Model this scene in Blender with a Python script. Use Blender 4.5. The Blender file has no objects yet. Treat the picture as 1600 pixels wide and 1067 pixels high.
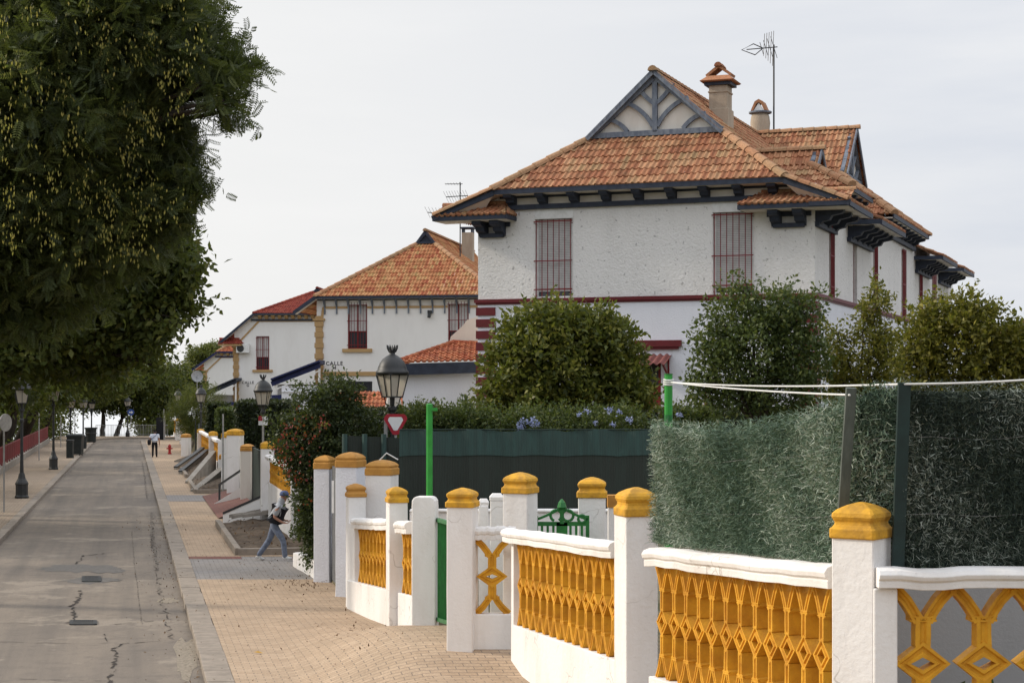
import bpy, math, random
import numpy as np
from mathutils import Vector, Matrix
random.seed(7); RNG = np.random.default_rng(11)
S = bpy.context.scene
COL = S.collection
F = 2700.0; CX = 800.0; HZ = 612.0; CZ = 4.3
R = math.radians
def at(px, py, Y):                       # a point of the photograph at depth Y
    return Vector(((px-CX)*Y/F, Y, CZ+(HZ-py)*Y/F))
def X_(px, Y): return (px-CX)*Y/F
def Z_(py, Y): return CZ+(HZ-py)*Y/F
def lerp(a, b, t): return a+(b-a)*t
def interp(x, xs, ys): return float(np.interp(x, xs, ys))
# ---------------------------------------------------------------- materials
MATS = {}
def new_mat(name):
    m = bpy.data.materials.new(name); m.use_nodes = True
    nt = m.node_tree; nt.nodes.clear()
    out = nt.nodes.new('ShaderNodeOutputMaterial')
    p = nt.nodes.new('ShaderNodeBsdfPrincipled')
    nt.links.new(p.outputs[0], out.inputs[0])
    MATS[name] = m
    return m, nt, p, out
def N(nt, t, **kw):
    n = nt.nodes.new(t)
    for k, v in kw.items():
        if k.startswith('i_'): n.inputs[k[2:].replace('_', ' ')].default_value = v
        else: setattr(n, k, v)
    return n
def ramp(nt, stops, fac):
    r = N(nt, 'ShaderNodeValToRGB')
    e = r.color_ramp.elements
    while len(e) < len(stops): e.new(0.5)
    for el, (p, c) in zip(e, stops):
        el.position = p; el.color = (*c, 1) if len(c) == 3 else c
    nt.links.new(fac, r.inputs[0]); return r.outputs[0]
def mixc(nt, fac, a, b, mode='MIX'):
    m = N(nt, 'ShaderNodeMix', data_type='RGBA', blend_type=mode)
    for sock, v in ((m.inputs[0], fac), (m.inputs[6], a), (m.inputs[7], b)):
        if hasattr(v, 'is_output'): nt.links.new(v, sock)
        elif isinstance(v, (int, float)): sock.default_value = v
        else: sock.default_value = (*v, 1)
    return m.outputs[2]
def coords(nt, scale=None, uv=False):
    tc = N(nt, 'ShaderNodeTexCoord'); o = tc.outputs['UV' if uv else 'Object']
    if scale:
        mp = N(nt, 'ShaderNodeMapping'); mp.inputs['Scale'].default_value = scale
        nt.links.new(o, mp.inputs[0]); o = mp.outputs[0]
    return o
def noise(nt, vec, scale, detail=6, rough=.6):
    n = N(nt, 'ShaderNodeTexNoise'); n.inputs['Scale'].default_value = scale
    n.inputs['Detail'].default_value = detail; n.inputs['Roughness'].default_value = rough
    nt.links.new(vec, n.inputs['Vector']); return n.outputs[0]
def bump(nt, p, h, strength, dist=.02):
    b = N(nt, 'ShaderNodeBump'); b.inputs['Strength'].default_value = strength; b.inputs['Distance'].default_value = dist
    nt.links.new(h, b.inputs['Height']); nt.links.new(b.outputs[0], p.inputs['Normal']); return b
def simple(name, c, c2=None, scale=4, rough=.7, bmp=.15, bscale=60, metallic=0, spec=.3, dist=.01, stretch=None):
    m, nt, p, o = new_mat(name)
    c2 = c2 or tuple(x*.72 for x in c)
    v = coords(nt, stretch)
    f = ramp(nt, [(.36, (0, 0, 0)), (.66, (1, 1, 1))], noise(nt, v, scale))
    nt.links.new(mixc(nt, f, c, c2), p.inputs['Base Color'])
    p.inputs['Roughness'].default_value = rough; p.inputs['Metallic'].default_value = metallic
    p.inputs['Specular IOR Level'].default_value = spec
    if bmp: bump(nt, p, noise(nt, v, bscale), bmp, dist)
    return m
def stucco(name, c, stain, pits=0.0, bs=22, bd=.03, bst=.5, stain_amt=.5):
    m, nt, p, o = new_mat(name); v = coords(nt)
    vs = coords(nt, (1, 1, .28))
    st = ramp(nt, [(.45, (0, 0, 0)), (.75, (1, 1, 1))], noise(nt, vs, 1.3, 8, .65))
    mm = N(nt, 'ShaderNodeMath', operation='MULTIPLY'); nt.links.new(st, mm.inputs[0]); mm.inputs[1].default_value = stain_amt
    col = mixc(nt, mm.outputs[0], c, stain)
    n2 = noise(nt, v, bs, 5, .6)
    if pits:
        pv = ramp(nt, [(.0, (1, 1, 1)), (.30, (1, 1, 1)), (.36, (0, 0, 0))], noise(nt, v, 9, 3, .5))
        pm = N(nt, 'ShaderNodeMath', operation='MULTIPLY'); nt.links.new(pv, pm.inputs[0]); pm.inputs[1].default_value = pits
        col = mixc(nt, pm.outputs[0], col, (.2, .19, .18))
    nt.links.new(col, p.inputs['Base Color']); p.inputs['Roughness'].default_value = .9
    p.inputs['Specular IOR Level'].default_value = .15
    bump(nt, p, n2, bst, bd); return m
def tile_mat(name, stops, lichen, amt):
    m, nt, p, o = new_mat(name)
    a = N(nt, 'ShaderNodeAttribute', attribute_name='rnd'); v = coords(nt)
    col = ramp(nt, stops, a.outputs['Fac'])
    f = ramp(nt, [(.46, (0, 0, 0)), (.72, (1, 1, 1))], noise(nt, v, 1.6, 8, .7))
    mm = N(nt, 'ShaderNodeMath', operation='MULTIPLY'); nt.links.new(f, mm.inputs[0]); mm.inputs[1].default_value = amt
    col = mixc(nt, mm.outputs[0], col, lichen)
    g = ramp(nt, [(.4, (.75, .75, .75)), (.65, (1.1, 1.1, 1.1))], noise(nt, v, 22, 4, .6))
    col = mixc(nt, 1.0, col, g, 'MULTIPLY')
    nt.links.new(col, p.inputs['Base Color']); p.inputs['Roughness'].default_value = .85
    p.inputs['Specular IOR Level'].default_value = .2
    bump(nt, p, noise(nt, v, 40), .3, .01); return m
def leaf_mat(name, stops, trans=.35, rough=.5):
    m, nt, p, out = new_mat(name)
    a = N(nt, 'ShaderNodeAttribute', attribute_name='rnd')
    col = ramp(nt, stops, a.outputs['Fac'])
    nt.links.new(col, p.inputs['Base Color']); p.inputs['Roughness'].default_value = rough
    p.inputs['Specular IOR Level'].default_value = .3
    t = N(nt, 'ShaderNodeBsdfTranslucent')
    tc = mixc(nt, .5, col, (.16, .2, .02)); nt.links.new(tc, t.inputs[0])
    mx = N(nt, 'ShaderNodeMixShader'); mx.inputs[0].default_value = trans
    nt.links.new(p.outputs[0], mx.inputs[1]); nt.links.new(t.outputs[0], mx.inputs[2])
    nt.links.new(mx.outputs[0], out.inputs[0]); return m
def brick_mat(name, c1, c2, cm, bw, bh, mortar=.006, off=.5, dirt=(.22, .17, .12), damt=.5, rot=0):
    m, nt, p, o = new_mat(name); v = coords(nt, None, True)
    if rot:
        mp = N(nt, 'ShaderNodeMapping'); mp.inputs['Rotation'].default_value = (0, 0, R(rot)); nt.links.new(v, mp.inputs[0]); v = mp.outputs[0]
    b = N(nt, 'ShaderNodeTexBrick', offset=off)
    for k, val in (('Color1', (*c1, 1)), ('Color2', (*c2, 1)), ('Mortar', (*cm, 1)), ('Scale', 1.0), ('Mortar Size', mortar), ('Brick Width', bw), ('Row Height', bh), ('Mortar Smooth', .2)):
        b.inputs[k].default_value = val
    nt.links.new(v, b.inputs['Vector'])
    ob = coords(nt)
    f = ramp(nt, [(.42, (0, 0, 0)), (.75, (1, 1, 1))], noise(nt, ob, .9, 9, .68))
    mm = N(nt, 'ShaderNodeMath', operation='MULTIPLY'); nt.links.new(f, mm.inputs[0]); mm.inputs[1].default_value = damt
    col = mixc(nt, mm.outputs[0], b.outputs[0], dirt)
    g = ramp(nt, [(.35, (.8, .8, .8)), (.65, (1.1, 1.1, 1.1))], noise(nt, ob, 35, 5, .7))
    col = mixc(nt, 1.0, col, g, 'MULTIPLY')
    nt.links.new(col, p.inputs['Base Color']); p.inputs['Roughness'].default_value = .9
    p.inputs['Specular IOR Level'].default_value = .2
    inv = N(nt, 'ShaderNodeMath', operation='SUBTRACT'); inv.inputs[0].default_value = 1; nt.links.new(b.outputs[1], inv.inputs[1])
    bump(nt, p, inv.outputs[0], .6, .006); return m
def glass_mat(name, c, rough=.08):
    m, nt, p, o = new_mat(name)
    v = coords(nt); f = noise(nt, v, 3)
    nt.links.new(mixc(nt, f, c, tuple(x*.6 for x in c)), p.inputs['Base Color'])
    p.inputs['Roughness'].default_value = rough; return m

M = MATS
stucco('white_stucco', (.75, .735, .715), (.5, .48, .46), pits=.55, bs=14, bd=.05, bst=.75, stain_amt=.3)
stucco('white_lower', (.72, .73, .78), (.55, .55, .6), pits=0, bs=26, bd=.025, bst=.6, stain_amt=.3)
stucco('white_plain', (.78, .77, .75), (.6, .58, .55), pits=0, bs=30, bd=.012, bst=.4, stain_amt=.35)
stucco('white_fence', (.79, .77, .75), (.50, .44, .38), pits=0, bs=16, bd=.014, bst=.55, stain_amt=.50)
stucco('cream', (.70, .66, .60), (.45, .38, .32), pits=0, bs=20, bd=.01, bst=.3, stain_amt=.5)
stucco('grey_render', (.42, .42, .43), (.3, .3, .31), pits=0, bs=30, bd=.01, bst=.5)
stucco('tan_stone', (.44, .29, .14), (.28, .17, .08), pits=0, bs=18, bd=.02, bst=.5)
stucco('chimney_render', (.42, .35, .27), (.2, .15, .11), pits=.2, bs=18, bd=.02, bst=.5, stain_amt=.7)
def hairline(name, amt=.5):
    m = M[name]; nt = m.node_tree; p = [n for n in nt.nodes if n.type == 'BSDF_PRINCIPLED'][0]
    v = coords(nt); dn = N(nt, 'ShaderNodeTexNoise'); dn.inputs['Scale'].default_value = 2.5; nt.links.new(v, dn.inputs['Vector'])
    vm = N(nt, 'ShaderNodeVectorMath', operation='MULTIPLY_ADD'); nt.links.new(dn.outputs['Color'], vm.inputs[0]); vm.inputs[1].default_value = (.7, .7, .7); nt.links.new(v, vm.inputs[2])
    vo = N(nt, 'ShaderNodeTexVoronoi', feature='DISTANCE_TO_EDGE'); vo.inputs['Scale'].default_value = .9; nt.links.new(vm.outputs[0], vo.inputs['Vector'])
    cr = ramp(nt, [(0, (1, 1, 1)), (.004, (.8, .8, .8)), (.010, (0, 0, 0))], vo.outputs['Distance'])
    gt = ramp(nt, [(.5, (0, 0, 0)), (.62, (1, 1, 1))], noise(nt, v, 1.4, 3))
    f = mixc(nt, 1.0, cr, gt, 'MULTIPLY'); sp_ = ramp(nt, [(.66, (0, 0, 0)), (.72, (1, 1, 1))], noise(nt, v, 26, 3)); f2 = ramp(nt, [(.5, (0, 0, 0)), (.7, (1, 1, 1))], noise(nt, v, 2.1, 4))
    f3 = mixc(nt, 1.0, sp_, f2, 'MULTIPLY'); ff = mixc(nt, 1.0, f, f3, 'ADD')
    old = p.inputs['Base Color'].links[0].from_socket
    mm = N(nt, 'ShaderNodeMath', operation='MULTIPLY'); nt.links.new(ff, mm.inputs[0]); mm.inputs[1].default_value = amt
    nt.links.new(mixc(nt, mm.outputs[0], old, (.30, .26, .22)), p.inputs['Base Color'])
hairline('white_fence', .55)
simple('yellow_paint', (.69, .35, .024), (.50, .225, .016), scale=5, rough=.62, bmp=.5, bscale=24, dist=.012)
simple('yellow_cap', (.69, .36, .027), (.42, .22, .03), scale=7, rough=.7, bmp=.55, bscale=26, dist=.015)
simple('ochre_cap', (.50, .25, .055), (.40, .19, .04), scale=6, rough=.7, bmp=.3, bscale=40)
simple('navy_paint', (.022, .028, .045), (.035, .045, .07), scale=5, rough=.6, bmp=.2)
simple('slate_blue', (.105, .125, .165), (.20, .225, .26), scale=8, rough=.75, bmp=.3, bscale=30, stretch=(1, 1, .4))
simple('deep_blue', (.018, .025, .10), (.012, .016, .06), scale=3, rough=.5)
simple('red_paint', (.13, .012, .018), (.10, .012, .014), scale=6, rough=.55)
simple('red_window', (.20, .015, .018), (.14, .01, .012), scale=6, rough=.5)
simple('railing_red', (.20, .022, .026), (.14, .018, .02), scale=4, rough=.55)
simple('green_paint', (.018, .17, .035), (.013, .11, .026), scale=6, rough=.4, spec=.4)
simple('green_bright', (.03, .29, .04), (.022, .22, .03), scale=6, rough=.4, spec=.4)
simple('dark_green_post', (.016, .035, .032), (.012, .022, .02), scale=6, rough=.6)
simple('grey_wood', (.10, .115, .10), (.05, .06, .05), scale=10, rough=.9, bmp=.4, stretch=(1, 1, .15))
simple('iron', (.022, .024, .026), (.035, .036, .036), scale=8, rough=.5, spec=.4, bmp=.1)
simple('grey_metal', (.30, .31, .32), (.22, .23, .24), scale=6, rough=.5, metallic=.3)
simple('galvanised', (.40, .40, .39), (.3, .3, .3), scale=6, rough=.5, metallic=.5)
simple('dark_bin', (.016, .02, .02), (.025, .03, .03), scale=5, rough=.5)
simple('door_grey', (.12, .125, .13), (.09, .09, .1), scale=5, rough=.6)
simple('black_cloth', (.012, .012, .015), (.02, .02, .024), scale=30, rough=.9)
simple('white_shirt', (.70, .73, .82), (.55, .6, .7), scale=12, rough=.9, bmp=.4, bscale=14, dist=.02)
simple('denim', (.20, .23, .30), (.12, .14, .19), scale=14, rough=.9, bmp=.4, bscale=20, dist=.02)
simple('skin', (.42, .22, .15), (.36, .18, .12), scale=10, rough=.6)
simple('hair', (.02, .016, .013), (.03, .022, .018), scale=30, rough=.7)
simple('cap_blue', (.10, .13, .24), (.07, .09, .18), scale=20, rough=.9)
simple('grey_hood', (.45, .46, .48), (.34, .35, .37), scale=16, rough=.9)
simple('white_plastic', (.75, .75, .74), (.62, .62, .6), scale=6, rough=.4)
simple('blind_white', (.55, .54, .53), (.45, .44, .43), scale=5, rough=.6)
simple('rope', (.72, .72, .70), (.6, .6, .58), scale=30, rough=.8)
simple('bark', (.055, .042, .032), (.03, .024, .02), scale=10, rough=.95, bmp=.8, bscale=18, dist=.03, stretch=(1, 1, .25))
simple('dirt', (.16, .12, .085), (.075, .055, .04), scale=3, rough=1, bmp=.9, bscale=14, dist=.06)
simple('concrete', (.33, .30, .26), (.24, .215, .185), scale=2.5, rough=.9, bmp=.4, bscale=40)
simple('kerb_stone', (.31, .262, .215), (.22, .188, .155), scale=4, rough=.9, bmp=.3, bscale=60)
simple('red_tile_floor', (.20, .07, .06), (.15, .055, .05), scale=6, rough=.7)
simple('crack', (.035, .03, .026), (.06, .05, .045), scale=20, rough=1)
simple('patch', (.115, .108, .10), (.16, .145, .13), scale=9, rough=.95, bmp=.5, bscale=60)
simple('gravel_patch', (.34, .29, .23), (.2, .17, .13), scale=18, rough=1, bmp=1, bscale=70, dist=.02)
simple('hydrant_red', (.42, .03, .03), (.3, .02, .02), scale=6, rough=.4)
simple('sign_white', (.78, .78, .78), (.7, .7, .7), scale=5, rough=.4, bmp=0)
simple('sign_red', (.38, .02, .035), (.3, .015, .03), scale=5, rough=.4, bmp=0)
simple('sign_blue', (.05, .10, .32), (.04, .08, .28), scale=5, rough=.4, bmp=0)
simple('letter', (.03, .03, .035), (.05, .05, .05), scale=10, rough=.8, bmp=0)
simple('canvas', (.62, .60, .57), (.5, .48, .45), scale=8, rough=.9)
simple('corrugated', (.25, .10, .09), (.20, .07, .06), scale=6, rough=.6)
simple('grass_left', (.10, .11, .03), (.17, .14, .06), scale=1.2, rough=1, bmp=.8, bscale=30, dist=.05)
simple('garden_soil', (.16, .13, .09), (.09, .09, .045), scale=.8, rough=1, bmp=.7, bscale=20, dist=.04)
simple('yellow_leaf', (.50, .28, .03), scale=20, rough=.7)
simple('dead_leaf', (.10, .06, .03), (.16, .09, .04), scale=20, rough=.8)
tile_mat('roof_tiles', [(0, (.28, .11, .058)), (.25, (.36, .15, .078)), (.6, (.42, .20, .105)), (.85, (.48, .265, .145)), (1, (.37, .225, .115))], (.16, .125, .065), .62)
tile_mat('roof_tiles_warm', [(0, (.31, .085, .042)), (.22, (.38, .14, .062)), (.6, (.44, .20, .09)), (.85, (.49, .26, .12)), (1, (.40, .24, .10))], (.2, .15, .05), .45)
tile_mat('roof_tiles_red', [(0, (.19, .03, .022)), (.5, (.26, .046, .03)), (1, (.31, .07, .042))], (.14, .06, .03), .35)
tile_mat('roof_tiles_orange', [(0, (.30, .075, .035)), (.5, (.40, .12, .055)), (1, (.46, .17, .08))], (.14, .09, .05), .55)
tile_mat('hip_tile', [(0, (.37, .18, .095)), (.5, (.45, .25, .14)), (1, (.36, .22, .12))], (.22, .17, .10), .6)
leaf_mat('leaf_acacia', [(0, (.040, .055, .022)), (.6, (.068, .088, .030)), (.92, (.105, .125, .036)), (1, (.16, .18, .05))], 0.42)
leaf_mat('leaf_street', [(0, (.042, .060, .018)), (.5, (.075, .098, .026)), (.9, (.12, .135, .032)), (1, (.18, .17, .04))], 0.45)
leaf_mat('leaf_far', [(0, (.05, .07, .022)), (.5, (.085, .105, .028)), (.9, (.14, .145, .035)), (1, (.2, .18, .04))], .42)
leaf_mat('leaf_citrus', [(0, (.055, .075, .018)), (.5, (.115, .13, .026)), (.85, (.20, .195, .034)), (1, (.26, .24, .045))], 0.35)
leaf_mat('leaf_shrub', [(0, (.035, .058, .02)), (.6, (.07, .10, .03)), (.9, (.11, .135, .04)), (1, (.17, .18, .05))], 0.35)
leaf_mat('leaf_yellow', [(0, (.08, .085, .018)), (.5, (.15, .14, .022)), (.85, (.23, .2, .03)), (1, (.32, .27, .04))], 0.4)
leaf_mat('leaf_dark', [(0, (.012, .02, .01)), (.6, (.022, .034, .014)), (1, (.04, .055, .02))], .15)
leaf_mat('leaf_bougain', [(0, (.022, .036, .016)), (.6, (.042, .062, .024)), (1, (.08, .10, .035))], 0.3)
leaf_mat('petal_red', [(0, (.12, .008, .010)), (1, (.26, .016, .018))], 0.3)
leaf_mat('petal_blue', [(0, (.28, .32, .58)), (1, (.45, .5, .75))], .3)
leaf_mat('pods', [(0, (.22, .20, .05)), (.5, (.32, .28, .07)), (1, (.42, .34, .08))], 0.5)
leaf_mat('plastic_needle_sunlit', [(0, (.045, .085, .056)), (.4, (.10, .165, .11)), (.75, (.19, .265, .185)), (.93, (.30, .365, .275)), (1, (.55, .6, .5))], .1)  # hedge needles with the paleness of sunlight put into the colour
leaf_mat('plastic_needle_shaded', [(0, (.022, .036, .027)), (.55, (.045, .066, .049)), (.85, (.085, .112, .085)), (.96, (.15, .18, .145)), (1, (.40, .44, .38))], .1)  # the same needles darkened, shade put into the colour
brick_mat('paving', (.49, .365, .255), (.41, .30, .205), (.22, .175, .135), .24, .12, .007, damt=.45)
brick_mat('paving_grey', (.30, .28, .265), (.25, .235, .225), (.13, .12, .11), .24, .12, .007, damt=.35)
brick_mat('paving_red', (.22, .10, .08), (.18, .08, .07), (.1, .07, .06), .24, .12, .007, damt=.3)
brick_mat('paving_left', (.40, .315, .235), (.34, .265, .195), (.16, .12, .09), .24, .12, .007, damt=.5)
glass_mat('glass_dark', (.05, .05, .06)); glass_mat('glass_red', (.09, .03, .03))
# frosted lamp glass
m, nt, p, o = new_mat('lamp_glass'); v = coords(nt)
nt.links.new(mixc(nt, noise(nt, v, 4), (.62, .57, .47), (.5, .45, .37)), p.inputs['Base Color']); p.inputs['Roughness'].default_value = .35
p.inputs['Transmission Weight'].default_value = .35
# road concrete
m, nt, p, o = new_mat('road_concrete'); v = coords(nt)
f1 = ramp(nt, [(.35, (0, 0, 0)), (.7, (1, 1, 1))], noise(nt, coords(nt, (.6, .25, 1)), .5, 8, .65))
c = mixc(nt, f1, (.262, .218, .172), (.165, .14, .118))
f2 = ramp(nt, [(.5, (0, 0, 0)), (.8, (1, 1, 1))], noise(nt, v, 2.2, 9, .7))
c = mixc(nt, f2, c, (.125, .108, .094))
mpz = N(nt, 'ShaderNodeMapping'); mpz.inputs['Rotation'].default_value = (0, 0, R(-12.5)); nt.links.new(v, mpz.inputs[0])
mpy = N(nt, 'ShaderNodeMapping'); mpy.inputs['Scale'].default_value = (1.6, .05, 1); nt.links.new(mpz.outputs[0], mpy.inputs[0])
tyre = ramp(nt, [(.42, (0, 0, 0)), (.66, (.6, .6, .6))], noise(nt, mpy.outputs[0], 1.0, 4, .6)); c = mixc(nt, tyre, c, (.13, .114, .10))
f5 = ramp(nt, [(.56, (0, 0, 0)), (.62, (.7, .7, .7))], noise(nt, v, .35, 5, .75)); c = mixc(nt, f5, c, (.30, .255, .205))
f6 = ramp(nt, [(.62, (0, 0, 0)), (.66, (1, 1, 1))], noise(nt, v, 14, 4, .7)); c = mixc(nt, f6, c, (.12, .105, .09))
g = ramp(nt, [(.35, (.74, .74, .74)), (.65, (1.15, 1.15, 1.15))], noise(nt, v, 60, 4, .7))
c = mixc(nt, 1.0, c, g, 'MULTIPLY')
nt.links.new(c, p.inputs['Base Color']); p.inputs['Roughness'].default_value = .88; p.inputs['Specular IOR Level'].default_value = .25
bump(nt, p, noise(nt, v, 50), .35, .01)
# woven shade fabric
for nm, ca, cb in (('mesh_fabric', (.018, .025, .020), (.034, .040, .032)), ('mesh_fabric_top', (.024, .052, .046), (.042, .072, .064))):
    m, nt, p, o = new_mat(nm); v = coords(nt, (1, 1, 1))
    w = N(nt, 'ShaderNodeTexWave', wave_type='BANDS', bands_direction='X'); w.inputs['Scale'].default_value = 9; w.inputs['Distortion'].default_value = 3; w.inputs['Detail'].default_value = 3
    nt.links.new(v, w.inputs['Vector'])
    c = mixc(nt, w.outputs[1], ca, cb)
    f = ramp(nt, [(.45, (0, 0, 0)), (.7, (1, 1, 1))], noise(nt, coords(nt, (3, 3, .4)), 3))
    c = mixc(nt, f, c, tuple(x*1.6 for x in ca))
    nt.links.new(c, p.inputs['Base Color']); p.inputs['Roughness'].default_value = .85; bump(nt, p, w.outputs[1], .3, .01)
# pale water far below
m, nt, p, o = new_mat('estuary_water'); p.inputs['Base Color'].default_value = (.6, .62, .64, 1); p.inputs['Roughness'].default_value = .25
bump(nt, p, noise(nt, coords(nt), .3), .2, .2)

# ---------------------------------------------------------------- mesh builder
ROOTLOC = {}
def root_off(o):
    while o.parent: o = o.parent
    return Vector(o.location)
class MB:
    def __init__(s, T=None): s.v = []; s.f = []; s.r = []; s.mi = []; s.uv = None; s.T = T; s.cm = 0; s.cr = None
    def vert(s, p):
        p = Vector(p); s.v.append(tuple(s.T @ p if s.T else p)); return len(s.v)-1
    def face(s, idx, r=None):
        s.f.append(tuple(idx)); s.r.append(r if r is not None else (s.cr if s.cr is not None else .5)); s.mi.append(s.cm)
    def poly(s, pts, r=None): s.face([s.vert(p) for p in pts], r)
    def box(s, x0, x1, y0, y1, z0, z1, r=None):
        i = [s.vert(p) for p in ((x0, y0, z0), (x1, y0, z0), (x1, y1, z0), (x0, y1, z0), (x0, y0, z1), (x1, y0, z1), (x1, y1, z1), (x0, y1, z1))]
        for q in ((0, 3, 2, 1), (4, 5, 6, 7), (0, 1, 5, 4), (1, 2, 6, 5), (2, 3, 7, 6), (3, 0, 4, 7)): s.face([i[k] for k in q], r)
    def obox(s, c, ax, ay, az):          # centre and three half-vectors
        c, ax, ay, az = map(Vector, (c, ax, ay, az))
        i = [s.vert(c+a*ax+b*ay+d*az) for d in (-1, 1) for (a, b) in ((-1, -1), (1, -1), (1, 1), (-1, 1))]
        for q in ((0, 3, 2, 1), (4, 5, 6, 7), (0, 1, 5, 4), (1, 2, 6, 5), (2, 3, 7, 6), (3, 0, 4, 7)): s.face([i[k] for k in q])
    def beam(s, a, b, w, h, up=(0, 0, 1)):
        a, b = Vector(a), Vector(b); d = (b-a); L = d.length; d.normalize()
        sd = d.cross(Vector(up))
        if sd.length < 1e-4: sd = d.cross(Vector((1, 0, 0)))
        sd.normalize(); u = sd.cross(d)
        s.obox((a+b)/2, d*L/2, sd*w/2, u*h/2)
    def prism(s, pts, d):                # planar polygon pts extruded by vector d
        d = Vector(d); a = [s.vert(p) for p in pts]; b = [s.vert(Vector(p)+d) for p in pts]; n = len(a)
        s.face(a[::-1]); s.face(b)
        for k in range(n): s.face((a[k], a[(k+1) % n], b[(k+1) % n], b[k]))
    def tube(s, pts, rad, n=8, r=None, cap=True):
        pts = [Vector(p) for p in pts]; rad = rad if hasattr(rad, '__len__') else [rad]*len(pts)
        prev = None; rings = []
        ref = Vector((.31, .22, .93)).normalized()
        for k, p in enumerate(pts):
            d = (pts[min(k+1, len(pts)-1)]-pts[max(k-1, 0)]).normalized()
            x = d.cross(prev if prev is not None else (ref if abs(d.dot(ref)) < .95 else Vector((1, 0, 0))))
            x.normalize(); y = d.cross(x)
            prev = x.cross(d)*1 if False else (prev if prev is not None else (ref if abs(d.dot(ref)) < .95 else Vector((1, 0, 0))))
            rings.append([s.vert(p+rad[k]*(math.cos(a)*x+math.sin(a)*y)) for a in [2*math.pi*j/n for j in range(n)]])
        for a, b in zip(rings, rings[1:]):
            for j in range(n): s.face((a[j], a[(j+1) % n], b[(j+1) % n], b[j]), r)
        if cap: s.face(rings[0][::-1], r); s.face(rings[-1], r)
    def lathe(s, prof, c, n=16, squash=1):
        c = Vector(c); rings = []
        for (rr, z) in prof: rings.append([s.vert(c+Vector((rr*math.cos(2*math.pi*j/n), rr*math.sin(2*math.pi*j/n)*squash, z))) for j in range(n)])
        for a, b in zip(rings, rings[1:]):
            for j in range(n): s.face((a[j], a[(j+1) % n], b[(j+1) % n], b[j]))
        s.face(rings[0][::-1]); s.face(rings[-1])
    def loft_sq(s, prof, c, ax, ay, ch=.12):   # square rings with clipped corners; prof (half, z)
        c, ax, ay = Vector(c), Vector(ax), Vector(ay); rings = []
        for (h, z) in prof:
            q = [(1, -1+ch), (1, 1-ch), (1-ch, 1), (-1+ch, 1), (-1, 1-ch), (-1, -1+ch), (-1+ch, -1), (1-ch, -1)]
            rings.append([s.vert(c+ax*h*a+ay*h*b+Vector((0, 0, z))) for a, b in q])
        for a, b in zip(rings, rings[1:]):
            for j in range(8): s.face((a[j], a[(j+1) % 8], b[(j+1) % 8], b[j]))
        s.face(rings[0][::-1]); s.face(rings[-1])
    def sweep(s, prof, pts, side, up=(0, 0, 1), closed=True):
        side, up = Vector(side), Vector(up); rings = []
        for p in pts: rings.append([s.vert(Vector(p)+side*a+up*b) for a, b in prof])
        n = len(prof)
        for a, b in zip(rings, rings[1:]):
            for j in range(n if closed else n-1): s.face((a[j], b[j], b[(j+1) % n], a[(j+1) % n]))
        if closed: s.face(rings[0]); s.face(rings[-1][::-1])
    def build(s, name, mat, parent=None, smooth=False, bevel=0, loc=None, fixn=True):
        me = bpy.data.meshes.new(name)
        va = np.array(s.v, dtype=float).reshape(-1, 3)
        if parent is not None: off = root_off(parent)
        elif loc is not None: off = Vector(loc)
        else: off = Vector(((va[:, 0].min()+va[:, 0].max())/2, (va[:, 1].min()+va[:, 1].max())/2, va[:, 2].min()))
        va = va-np.array(off)
        me.from_pydata(va.tolist(), [], s.f)
        at_ = me.attributes.new('rnd', 'FLOAT', 'FACE'); at_.data.foreach_set('value', np.array(s.r, dtype=np.float32))
        for m_ in (mat if isinstance(mat, (list, tuple)) else [mat]): me.materials.append(M[m_])
        me.polygons.foreach_set('material_index', s.mi)
        if s.uv:
            ul = me.uv_layers.new(name='UVMap'); li = np.empty(len(me.loops), dtype=int); me.loops.foreach_get('vertex_index', li)
            ul.data.foreach_set('uv', np.array(s.uv, dtype=np.float32)[li].ravel())
        if smooth: me.polygons.foreach_set('use_smooth', [True]*len(me.polygons))
        me.update()
        if fixn:
            import bmesh
            bm = bmesh.new(); bm.from_mesh(me); bmesh.ops.recalc_face_normals(bm, faces=bm.faces); bm.to_mesh(me); bm.free()
        o = bpy.data.objects.new(name, me); COL.objects.link(o)
        if parent is not None: o.parent = parent
        else: o.location = off
        if bevel:
            b = o.modifiers.new('bevel', 'BEVEL'); b.width = bevel; b.segments = 2; b.limit_method = 'ANGLE'; b.angle_limit = R(40)
        return o
def thing(name, label, cat, loc, group=None):
    o = bpy.data.objects.new(name, None); COL.objects.link(o); o.location = loc; o.empty_display_size = .2
    o['label'] = label; o['category'] = cat
    if group: o['group'] = group
    return o
def tag(o, label, cat, group=None, kind=None):
    o['label'] = label; o['category'] = cat
    if group: o['group'] = group
    if kind: o['kind'] = kind
    return o
def struct(o): o['kind'] = 'structure'; return o
def dup(root, loc, label=None, rotz=None):
    r = root.copy(); COL.objects.link(r); r.location = loc
    if rotz is not None: r.rotation_euler = (0, 0, rotz)
    if label: r['label'] = label
    for ch in list(root.children):
        c = ch.copy(); COL.objects.link(c); c.parent = r
        for g in ch.children:
            d = g.copy(); COL.objects.link(d); d.parent = c
    return r
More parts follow.
